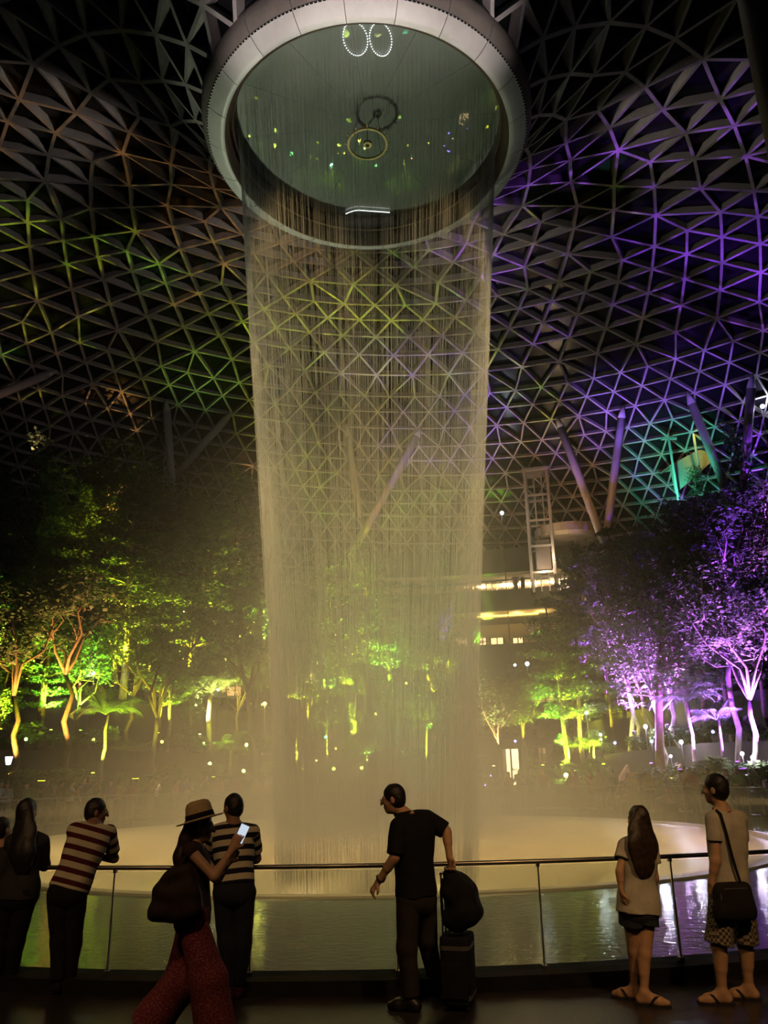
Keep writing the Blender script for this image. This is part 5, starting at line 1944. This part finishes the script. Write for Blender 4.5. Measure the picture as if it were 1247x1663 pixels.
# --- man with suitcase in the middle
J, Y0 = placer(664, 1640)
toR = np.array(at_z(714, 1612, .035))
j = dict(head=J(638, 1297, .02), face=(-.95, .22, -.16), neck=J(656, 1322, .02), shL=J(648, 1342, -.10), shR=J(693, 1330, .10),
         elL=J(641, 1392, -.16), wrL=J(614, 1432, -.06), elR=J(725, 1350, .06), wrR=J(730, 1393, .0),
         hipL=J(664, 1462, -.07), hipR=J(690, 1462, .07), knL=J(661, 1538, -.06), knR=J(694, 1524, .12), anL=ank(J(668, 1624, -.04)), anR=J(706, 1584, .26),
         fdL=(-.9, .35, 0), fdR=(-.3, .4, -1), toR=toR)
P6, B6 = person('man in black polo shirt and glasses pulling a suitcase by the railing', j, MALE, M_SKIN2, top=(fabric('black_polo', (.012, .012, .013)), .92, .06, .028),
       bottom=(fabric('brown_grey_trousers', (.035, .028, .024)), 1.94, .022, .028), shoes=(mat('black_leather', (.012, .011, .010), .4), 'shoe'), hair=(M_HAIR, 'short'),
       hands={'L': dict(dir=(-.62, .1, -.8), pn=(.6, .3, -.3), curl=.55), 'R': dict(dir=(.25, -.1, -1), pn=(-.5, -.6, .1), curl=.95)})
glasses(P6, j)
w_ = np.array(j['wrL']); d_ = nv(np.array(j['elL']) - w_)
p_ = w_ + d_ * .035 - np.array(P6.location)
mb = MB()
a_ = nv(np.cross(d_, [0, 1, 0])); b_ = np.cross(d_, a_)
mb.tube([p_ + (a_ * math.cos(t) + b_ * math.sin(t)) * .036 for t in np.linspace(0, 6.2832, 17)], .008, 6, False)
q_ = p_ + nv(a_ * -.6 - b_ * .8) * .038
mb.sphere(q_, .022, 8, (1, .7, 1))
mb.build('wrist_watch', mat('dark_watch_steel', (.12, .11, .10), .3, metal=.9), P6)
mb = MB()   # collar of the polo
n_ = np.array(j['neck']) - np.array(P6.location)
mb.tube([n_ + np.array([.066 * math.cos(t) - .008, .066 * math.sin(t), .004 + .012 * math.cos(t)]) for t in np.linspace(0, 6.2832, 17)], .017, 8, False)
mb.build('collar', fabric('black_collar', (.012, .012, .013)), P6, True)

# --- suitcase and backpack
M_CASE = fabric('black_nylon', (.012, .012, .013), .3)
M_TRIM = mat('grey_trim', (.10, .10, .10), .4)
S0 = at_z(748, 1641, 0.0)
rz = R(-14)
case = thing('suitcase', 'black upright cabin suitcase standing behind the man in black polo', 'suitcase', (S0.x, S0.y + .10, 0), rz)
def rbox(wx, dy, z0, z1, rr, seg=4):
    """box with rounded vertical edges and slightly soft top"""
    V, Fc = [], []
    ring = []
    for q, (sx, sy) in enumerate(((1, 1), (-1, 1), (-1, -1), (1, -1))):
        for k in range(seg + 1):
            a = math.pi / 2 * (q + k / seg)
            ring.append((sx * (wx / 2 - rr) + rr * math.cos(a), sy * (dy / 2 - rr) + rr * math.sin(a)))
    lv = [(z0, .96), (z0 + rr * .4, 1), (z1 - rr * .5, 1), (z1 - rr * .15, .985), (z1, .93)]
    n = len(ring)
    for z, k in lv:
        V += [(x * k, y * k, z) for x, y in ring]
    for i in range(len(lv) - 1):
        Fc += [[i * n + k, i * n + (k + 1) % n, (i + 1) * n + (k + 1) % n, (i + 1) * n + k] for k in range(n)]
    Fc += [list(reversed(range(n))), [(len(lv) - 1) * n + k for k in range(n)]]
    return V, Fc
HC = .54
V, Fc = rbox(.25, .36, .045, HC, .05)
obj('case_body', V, Fc, M_CASE, case, True)
V, Fc = rbox(.22, .03, .10, .36, .012); Fp = MB().add([(x, y - .185, z) for x, y, z in V], Fc)
Fp.build('front_pocket', M_CASE, case, True)
for z in (.10, .46):
    MB().add([(x * 1.01, y * 1.01, z_) for x, y, z_ in rbox(.253, .363, z, z + .012, .05)[0]], rbox(.253, .363, z, z + .012, .05)[1]).build('piping', M_TRIM, case)
for x in (-.09, .09):
    for y in (-.14, .14):
        s = MB().tube([(x - .012, y, .025), (x + .012, y, .025)], .025, 12).build('wheel', M_KERB, case)
        MB().box((x, y, .045), (.03, .035, .03)).build('wheel_fork', M_TRIM, case)
tp = np.array(at_y(728, 1408, S0.y)) - np.array(case.location)
hx = -.105
mb = MB()
for y in (-.07, .07):
    mb.tube([(hx, y, HC - .05), (hx, y, 1.00)], .008, 8)
mb.tube([(hx, -.085, 1.01), (hx, .085, 1.01)], .013, 10)
hd = mb.build('pull_handle', M_STEEL, case)
mb = MB().tube([(-.06, -.03, HC), (-.05, -.03, HC + .03), (.05, -.03, HC + .03), (.06, -.03, HC)], .010, 8)
mb.build('carry_handle', M_TRIM, case)
bp = thing('backpack', 'black backpack resting on top of the suitcase against its handle', 'backpack', (S0.x, S0.y + .10, HC + .036), rz)
F = Field((-.2, -.28, -.02), (.34, .28, .62), .01)
F.rc((.03, -.10, .10), (.03, .10, .10), .11, .11, .03)
F.rc((.08, -.10, .15), (.08, .10, .15), .13, .13, .03)
F.rc((.065, -.09, .27), (.065, .09, .27), .12, .12, .04)
F.rc((.01, -.08, .36), (.01, .08, .36), .085, .085, .05)
F.rc((-.045, -.05, .43), (-.045, .05, .43), .045, .045, .05)
F.rc((-.04, -.12, .10), (-.04, .12, .10), .07, .07, .03)
F.rc((-.04, -.12, .30), (-.04, .12, .30), .06, .06, .06)
F.rc((.14, -.06, .13), (.14, .06, .13), .085, .085, .03)
F.cut((-.088, 0, 0), (-1, 0, .0)).cut((0, 0, 0.002), (0, 0, -1)).fold(.004, 30, 20, .3)
V, Q = F.mesh()
obj('pack_body', V, Q, M_CASE, bp, True)
MB().tube([(-.07, 0, .44), (-.085, 0, .475), (-.055, 0, .485), (-.02, 0, .45)], .008, 6).build('grab_loop', M_TRIM, bp)
for y in (-.09, .09):
    MB().tube([(-.085, y, .40), (-.105, y, .30), (-.10, y, .12), (-.08, y, .05)], .012, 6).build('shoulder_strap', M_CASE, bp)
MB().tube([(.13, -.09, .22), (.165, -.03, .245), (.165, .03, .245), (.13, .09, .22)], .005, 5).build('zip', M_TRIM, bp)

# --- long haired woman in white tee
J, Y0 = placer(1042, 1630)
j = dict(head=J(1036, 1331, .03), face=(-.45, .88, 0), neck=J(1036, 1359, .02), shL=J(1016, 1375, .0), shR=J(1056, 1375, .03),
         elL=J(1006, 1414, -.08), wrL=J(1009, 1448, -.10), elR=J(1063, 1424, .02), wrR=J(1058, 1460, .10),
         hipL=J(1024, 1478, -.01), hipR=J(1050, 1480, .02), knL=J(1030, 1545, .05), knR=J(1047, 1549, -.02), anL=ank(J(1030, 1606, .12)), anR=ank(J(1047, 1624, -.04)),
         fdL=(-.75, .5, 0), fdR=(.92, -.35, 0))
M_TEE = fabric('white_tee', (.60, .55, .45))
person('woman with very long dark hair, white tee and denim shorts', j, FEMALE, M_SKIN2, top=(M_TEE, .55, -.03, .030, 'tee_shirt'),
       bottom=(fabric('denim_shorts', (.035, .04, .05)), .34, .05, .05, 'shorts'), shoes=(mat('dark_sandal', (.03, .025, .025), .5), 'flip'),
       hair=(M_HAIRB, 'long', [J(1040, 1350, -.03), J(1044, 1375, -.07), J(1046, 1402, -.09)], [.13, .155, .12], .36), sc=.93, hs=.97,
       hands={'L': dict(dir=(.15, .1, -1), pn=(1, .3, 0), curl=.25), 'R': dict(dir=(-.2, .5, -1), pn=(-1, 0, 0), curl=.3)})
hb = MB()
# --- tall man with crossbody bag
J, Y0 = placer(1180, 1628)
j = dict(head=J(1161, 1281, .02), face=(-.72, .68, -.02), neck=J(1172, 1315, .0), shL=J(1159, 1330, -.08), shR=J(1201, 1330, .08),
         elL=J(1162, 1397, -.12), wrL=J(1155, 1434, -.10), elR=J(1204, 1392, .16), wrR=J(1186, 1424, .30),
         hipL=J(1172, 1458, -.04), hipR=J(1203, 1458, .05), knL=J(1167, 1536, -.06), knR=J(1209, 1534, .06), anL=ank(J(1173, 1614, -.04)), anR=ank(J(1217, 1611, .08)),
         fdL=(-.97, .12, 0), fdR=(-.93, .3, 0))
P8, B8 = person('tall man in white tee and checked shorts with a crossbody bag', j, MALE, M_SKIN2, top=(M_TEE, .55, .06, .018, 'tee_shirt'),
       bottom=(check_mat('checked_cotton', (.34, .28, .20), (.06, .05, .04), 42), .97, .055, .05, 'shorts'), shoes=(mat('dark_flipflop', (.025, .02, .02), .6), 'flip'),
       hair=(M_HAIR, 'short'), sc=1.0, hs=1.06, hands={'L': dict(dir=(-.1, .1, -1), pn=(.8, .5, 0), curl=.8), 'R': dict(curl=.4)})
mb = MB()
n_ = np.array(j['neck']) - np.array(P8.location)
mb.tube([n_ + np.array([.074 * math.cos(t), .074 * math.sin(t), .0 + .02 * math.sin(t)]) for t in np.linspace(0, 6.2832, 17)], .006, 6, False)
mb.build('red_cord', fabric('red_cord', (.30, .03, .02)), P8, True)
bg0 = J(1191, 1463, -.17)
bag = thing('crossbody_bag', 'dark crossbody bag hanging on the tall man in checked shorts', 'bag', bg0, R(8))
F = Field((-.24, -.12, -.24), (.24, .12, .22), .011)
F.rc((-.11, 0, .10), (.11, 0, .10), .045, .045, .02).rc((-.135, 0, -.10), (.135, 0, -.10), .055, .055, .02).rc((-.11, 0, 0), (.11, 0, 0), .055, .055, .05)
F.rc((-.12, 0, -.05), (.12, 0, -.05), .058, .058, .05).rc((-.11, 0, .05), (.11, 0, .05), .052, .052, .05).fold(.003, 30, 24, .2)
V, Q = F.mesh()
obj('bag_body', V, Q, fabric('dark_canvas', (.022, .018, .018)), bag, True)
MB().bar((-.10, -.055, .10), (.10, -.058, .10), .006, .01).build('zip', M_TRIM, bag)
MB().tube([(-.13, -.05, .07), (-.135, -.06, .02), (-.13, -.06, -.03)], .006, 6).build('key_ring', M_STEEL, bag)
st = [J(1163, 1316, -.10), J(1170, 1322, -.155), J(1179, 1352, -.165), J(1190, 1395, -.165), J(1197, 1418, -.165), J(1204, 1440, -.17)]
mb = MB()
cl = [p - np.array(bg0) for p in st]
ca, sa = math.cos(-R(8)), math.sin(-R(8))
cl = [np.array([p[0] * ca - p[1] * sa, p[0] * sa + p[1] * ca, p[2]]) for p in cl]
mb.tube(cl, .012, 6)
mb.build('strap', fabric('dark_strap', (.02, .016, .016)), bag, True)

# --- woman in straw hat walking with phone
Y0 = -22.5 + 6.45
def J(px, py, dy=0.0):
    return np.array(at_y(px, py, Y0 + dy))
a1 = J(352, 1695, -.08); a2 = J(238, 1676, .10)
j = dict(head=J(326, 1341, .0), face=(.97, .18, -.14), neck=J(314, 1368, .02), shR=J(309, 1382, -.14), shL=J(322, 1380, .16),
         elR=J(348, 1424, -.18), wrR=J(377, 1379, -.06), elL=J(352, 1428, .14), wrL=J(372, 1398, .04),
         hipR=J(310, 1492, -.07), hipL=J(314, 1492, .09), knR=J(338, 1590, -.09), knL=J(296, 1592, .09), anR=ank(a1), anL=ank(a2, .14),
         fdR=(1, .05, 0), fdL=(1, .1, -.4))
M_PANTS = mat('red_print_cotton', (0.22, 0.035, 0.045), .85)
nt = M_PANTS.node_tree
vo = nt.nodes.new('ShaderNodeTexVoronoi'); vo.inputs['Scale'].default_value = 85
rp = nt.nodes.new('ShaderNodeValToRGB')
rp.color_ramp.elements[0].position = .28; rp.color_ramp.elements[0].color = (.42, .17, .11, 1)
rp.color_ramp.elements[1].position = .34; rp.color_ramp.elements[1].color = (.17, .022, .04, 1)
nt.links.new(nt.nodes['Texture Coordinate'].outputs['Object'], vo.inputs['Vector'])
nt.links.new(vo.outputs['Distance'], rp.inputs['Fac'])
nt.links.new(rp.outputs['Color'], nt.nodes['Principled BSDF'].inputs['Base Color'])
P4, B4 = person('woman in straw hat and red patterned wide trousers walking with a phone', j, FEMALE, M_SKIN2, top=(fabric('dark_brown_top', (.05, .03, .022)), 0, .08, .014, 'tank_top'),
       bottom=(M_PANTS, 1.97, .075, .115, 'wide_trousers'), shoes=(mat('brown_sandal', (.08, .05, .03), .6), 'flip'),
       hair=(M_HAIRB, 'long', [J(304, 1362, .0), J(297, 1392, .0), J(294, 1412, .0)], [.075, .085, .05], .8), sc=.97, hs=.96,
       hands={'R': dict(dir=(.45, .2, 1), pn=(.1, .9, .1), curl=.55), 'L': dict(dir=(.6, -.2, .8), pn=(.2, -.6, .5), curl=.5)})
# straw hat: a thing worn by her, it moves with the head
hc = np.array(j['head']) - np.array(P4.location)
hm = MB()
tilt = Matrix.Rotation(R(-14), 3, 'Y')
def hat_ring(pr, n=36):
    s = MB().lathe(pr, n)
    return [tuple(np.array(tilt @ Vector(v)) + hc + np.array([-.008, 0, .055])) for v in s.v], s.f
M_STRAW = mat('pale_straw', (.62, .46, .24), .8, var=.15, vscale=60, bump=.5, bscale=140)
V, Fc = hat_ring([(.0, .128), (.05, .128), (.082, .115), (.096, .085), (.104, .02), (.108, .0), (.125, -.006), (.165, -.012), (.180, -.006), (.181, -.010), (.165, -.018), (.10, -.008)])
hat = obj('straw_hat', V, Fc, M_STRAW, P4, True)
V, Fc = hat_ring([(.1095, .001), (.1075, .018), (.1045, .038)])
obj('hat_band', V, Fc, fabric('black_ribbon', (.012, .012, .012)), hat)
# phone
ph0 = np.array(j['wrR']) + nv([.45, .2, 1]) * .115 + np.array([.012, .03, .0])
ph = thing('phone', 'smartphone with lit screen in the hat woman\'s raised hand', 'phone', ph0, 0)
ph.rotation_euler = (R(6), R(24), R(12))
V, Fc = rbox(.072, .009, -.072, .072, .004)
obj('phone_case', V, Fc, mat('black_glass', (.01, .01, .01), .2), ph)
MB().box((0, -.0052, 0), (.064, .001, .130)).build('screen', emit('phone_screen', (.75, .85, 1.0), .55), ph)
# shoulder bag
b0 = J(287, 1449, -.22)
sb = thing('shoulder_bag', 'large dark brown shoulder bag at the hat woman\'s side', 'bag', b0, R(4))
F = Field((-.30, -.16, -.30), (.30, .16, .34), .011)
F.rc((-.12, 0, -.12), (.12, 0, -.12), .075, .075, .05).rc((-.10, 0, 0), (.10, 0, 0), .07, .07, .07).rc((-.06, 0, .10), (.07, 0, .10), .045, .045, .07).rc((-.02, 0, .15), (.06, 0, .15), .03, .03, .06)
F.fold(.006, 26, 22, .7)
V, Q = F.mesh()
obj('bag_body', V, Q, fabric('dark_brown_leather', (.035, .022, .016), .2, .6), sb, True)
top = np.array(j['shR']) - np.array(b0)
mb = MB().tube([(-.03, .0, .17), tuple(top * np.array([.4, .6, .6]) + np.array([-.01, -.02, 0])), tuple(top + np.array([0, -.02, .05])), tuple(top * np.array([.9, 1.2, .7])), (.06, .02, .17)], .011, 6)
mb.build('strap', fabric('brown_strap', (.04, .025, .018)), sb, True)
# ------------------------------------------------------------------ crowd on the far side of the pool
def pose(Hh, kind):
    k = Hh / 1.72
    P = lambda x, y, z: np.array([x * k, y * k, z * k])
    j = dict(head=P(0, -.02, 1.60), face=np.array([0, -1.0, -.05]), neck=P(0, 0, 1.45), shR=P(-.18, 0, 1.38), shL=P(.18, 0, 1.38),
             elR=P(-.24, .02, 1.10), wrR=P(-.22, -.08, .86), elL=P(.24, .02, 1.10), wrL=P(.22, -.08, .86),
             hipR=P(-.09, 0, .90), hipL=P(.09, 0, .90), knR=P(-.10, -.02, .48), knL=P(.10, -.02, .48), anR=P(-.11, .02, .085), anL=P(.11, .02, .085),
             fdR=np.array([-.2, -1, 0]), fdL=np.array([.2, -1, 0]))
    if kind == 'phone':
        j.update(elR=P(-.24, -.16, 1.20), wrR=P(-.10, -.32, 1.42), elL=P(.24, -.16, 1.20), wrL=P(.08, -.32, 1.42))
    if kind == 'lean':
        j.update(head=P(0, -.20, 1.52), neck=P(0, -.12, 1.40), shR=P(-.18, -.10, 1.32), shL=P(.18, -.10, 1.32), elR=P(-.25, -.28, 1.08), wrR=P(-.06, -.36, 1.08), elL=P(.25, -.28, 1.08), wrL=P(.06, -.36, 1.08))
    if kind == 'sit':
        d = np.array([0, 0, -.45 * k])
        for q in ('head', 'neck', 'shR', 'shL', 'elR', 'elL', 'hipR', 'hipL'):
            j[q] = j[q] + d
        j.update(knR=P(-.12, -.42, .48), knL=P(.12, -.42, .50), anR=P(-.13, -.44, .085), anL=P(.13, -.40, .085), wrR=P(-.12, -.34, .62), wrL=P(.12, -.34, .62), elR=P(-.24, -.08, .70), elL=P(.24, -.08, .70))
    return j
PROT = []
hands_c = None
for q, (kind, sex, hair, slv, hgt) in enumerate((('stand', MALE, 'short', .7, 1.74), ('phone', FEMALE, 'long', .6, 1.62), ('lean', MALE, 'short', 1.7, 1.76), ('sit', FEMALE, 'long', .6, 1.64), ('phone', MALE, 'short', .7, 1.72), ('stand', FEMALE, 'long', 1.0, 1.60))):
    j = pose(hgt, kind)
    hr = (M_HAIR, 'short') if hair == 'short' else (M_HAIR, 'long', [j['head'] + np.array([0, .09, -.15]), j['head'] + np.array([0, .11, -.30])], [.085, .06], .6)
    t, B = person('prototype', j, sex, M_SKIN, H=.021, top=(M_TEE, slv, .0, .024), bottom=(M_KERB, 1.92, .03, .03), hair=hr, root=np.array([0., 0, 0]), eyes=False)
    PROT.append((kind, t))
SHIRT = [('white', (.6, .56, .5)), ('black', (.015, .015, .017)), ('grey', (.2, .2, .2)), ('red', (.35, .04, .03)), ('navy', (.02, .03, .09)), ('green', (.06, .16, .06)), ('pink', (.5, .2, .22)), ('beige', (.42, .33, .22)), ('purple', (.16, .06, .28)), ('yellow', (.55, .4, .08))]
TRS = [('dark trousers', (.02, .02, .022)), ('jeans', (.05, .07, .13)), ('khaki trousers', (.24, .19, .12)), ('grey trousers', (.12, .12, .12))]
MSH = [fabric('crowd_%s' % n, c) for n, c in SHIRT]
MTR = [fabric('crowd_' + n.replace(' ', '_'), c) for n, c in TRS]
MSK = [M_SKIN, M_SKIN2, M_SKIN3]
KW = {'stand': 'standing', 'phone': 'holding up a phone', 'lean': 'leaning on the far railing', 'sit': 'seated on the ledge'}
g = np.random.default_rng(5)
spots = []
for px in np.arange(-5, 440, 15.5):
    spots.append((px + g.normal(0, 4), g.choice([15.0, 15.6, 16.4, 17.3])))
for px in np.arange(445, 770, 24):
    spots.append((px + g.normal(0, 5), g.choice([15.0, 15.8, 16.8])))
for px in np.arange(776, 1000, 17):
    spots.append((px + g.normal(0, 4), g.choice([15.0, 15.6, 16.6])))
for px in np.arange(1000, 1250, 11.5):
    spots.append((px + g.normal(0, 3), g.choice([15.0, 15.7, 16.5, 17.4])))
MARKS = [(0, 'below the blue white lantern'), (45, 'right of the lantern'), (105, 'below the left shop window'), (175, 'below the yellow lit palm'), (235, 'below the thick black trunk'), (300, 'below the stilt palm'), (360, 'below the fan palm'), (415, 'left of the waterfall foot'),
         (500, 'behind the left waterfall foot'), (600, 'behind the waterfall middle'), (700, 'behind the right waterfall foot'), (790, 'left of the bright doorway'), (832, 'before the bright doorway'), (880, 'right of the bright doorway'), (925, 'by the yellow green lamp'), (975, 'left of the wooden stairs'),
         (1030, 'before the wooden stairs'), (1085, 'below the tall dark trunk'), (1135, 'below the violet palm'), (1190, 'below the glowing violet trunk'), (1240, 'at the right picture edge')]
used = {}
taken = []
first = [True] * len(PROT)
for (px, rad) in spots:
    right = px > 985
    opts = [0, 1, 2, 4, 5] if not right else [0, 1, 2, 3, 3, 4, 5]
    q = int(g.choice(opts))
    if PROT[q][0] == 'lean':
        rad = 14.95
    P = col_r(px, rad, 1.2)
    if any((P.x - a) ** 2 + (P.y - b) ** 2 < .5 for a, b in taken):
        continue
    taken.append((P.x, P.y))
    if first[q]:
        t = PROT[q][1]; first[q] = False
    else:
        t = copy_tree(PROT[q][1])
    a = math.atan2(P.x, P.y)
    sit = PROT[q][0] == 'sit'
    t.location = (P.x, P.y, 0.42 if sit else 0)
    if sit:
        t.location.z = 0.0
    t.rotation_euler = (0, 0, -a + (g.normal(0, .5) if PROT[q][0] != 'lean' else 0) )
    s_, tr, sk = int(g.integers(len(SHIRT))), int(g.integers(len(TRS))), int(g.integers(3))
    mark = min(MARKS, key=lambda m_: abs(m_[0] - px))[1]
    for _ in range(12):
        lab = 'person in %s top and %s %s %s' % (SHIRT[s_][0], TRS[tr][0], KW[PROT[q][0]], mark)
        if len(lab.split()) > 16:
            lab = 'person in %s top %s %s' % (SHIRT[s_][0], KW[PROT[q][0]], mark)
        if lab not in used:
            break
        s_ = (s_ + 3) % len(SHIRT); tr = (tr + 1) % len(TRS)
    used[lab] = 1
    tag(t, lab, 'person', 'crowd behind the far railing')
    for ch in t.children:
        m = {'body': MSK[sk], 'shirt': MSH[s_], 'trousers': MTR[tr], 'hair': M_HAIR}[ch.name.split('.')[0]]
        ch.material_slots[0].link = 'OBJECT'
        ch.material_slots[0].material = m
    if sit:     # the bench they sit on
        bt = MB().box((0, .08, .21), (.62, .46, .42))
        ob = bt.build('bench_block', M_TWALL)
        ob.location = (P.x, P.y, 0); ob.rotation_euler = t.rotation_euler
        tag(ob, 'low stone bench block under the person in %s top %s' % (SHIRT[s_][0], mark), 'bench', 'stone bench blocks')
for q in range(len(PROT)):
    if first[q]:
        for ch in list(PROT[q][1].children):
            bpy.data.objects.remove(ch)
        bpy.data.objects.remove(PROT[q][1])
# two people on the lit balcony
for px, hgt, q, lab in ((838, 1.0, 0, 'taller person silhouetted on the lit balcony'), (850, .86, 4, 'shorter person with raised arms on the lit balcony')):
    t = copy_tree(PROT[q][1])
    P = col_r(px, RB + .7, zf[0])
    t.location = (P.x, P.y, zf[0])
    t.scale = (hgt, hgt, hgt)
    t.rotation_euler = (0, 0, -math.atan2(P.x, P.y))
    tag(t, lab, 'person', 'balcony visitors')
# ================================================================== lights that wash the roof
for k in range(8):                       # grazing lamps on top of the oculus ring
    a = R(45 * k + 22)
    lamp('SPOT', (6.15 * math.sin(a), 6.15 * math.cos(a), 23.85), (1.0, 0.86, 0.74), ROOF_W, (30 * math.sin(a), 30 * math.cos(a), 29.0), 62, 0.6, 0.25)
def roof_wash(px, py, rad, colr, en, cone, z=20.5, base_r=31):
    T = at_r(px, py, rad)
    a = math.atan2(T.x, T.y)
    P = Vector((base_r * math.sin(a), base_r * math.cos(a), z))
    lamp('SPOT', P, colr, en, T, cone, 0.8, 0.3)
roof_wash(330, 560, 33, (0.45, 1.0, 0.12), 420, 50)
roof_wash(1010, 660, 34, (0.32, 0.16, 1.0), 1500, 66)
roof_wash(1150, 610, 34, (0.32, 0.16, 1.0), 700, 60)
roof_wash(700, 690, 36, (0.42, 0.2, 1.0), 450, 70)
roof_wash(620, 740, 40, AMBER, 420, 90, 18)
roof_wash(860, 750, 40, AMBER, 380, 90, 18)
roof_wash(960, 750, 40, AMBER, 260, 90, 18)
roof_wash(60, 480, 34, (1.0, 0.5, 0.3), 140, 90)

roof_wash(1003, 715, 35.6, (.34, .14, 1.0), 1500, 34, 16.5, 29)
roof_wash(925, 745, 35.6, (.34, .14, 1.0), 1300, 30, 16.5, 29)
roof_wash(1128, 670, 35.6, (.34, .14, 1.0), 900, 30, 17.5, 29)
roof_wash(655, 745, 35.6, (.36, .2, 1.0), 900, 26, 16.5, 29)
# warm downlights of the gallery behind and above the near railing
for x, en in ((-6.0, 270), (-1.0, 210), (4.5, 480)):
    lamp('SPOT', (x, -22.0, 7.5), (1.0, 0.56, 0.22), en, (x * .9, -14.9, 0.9), 62, 0.7, 0.25)
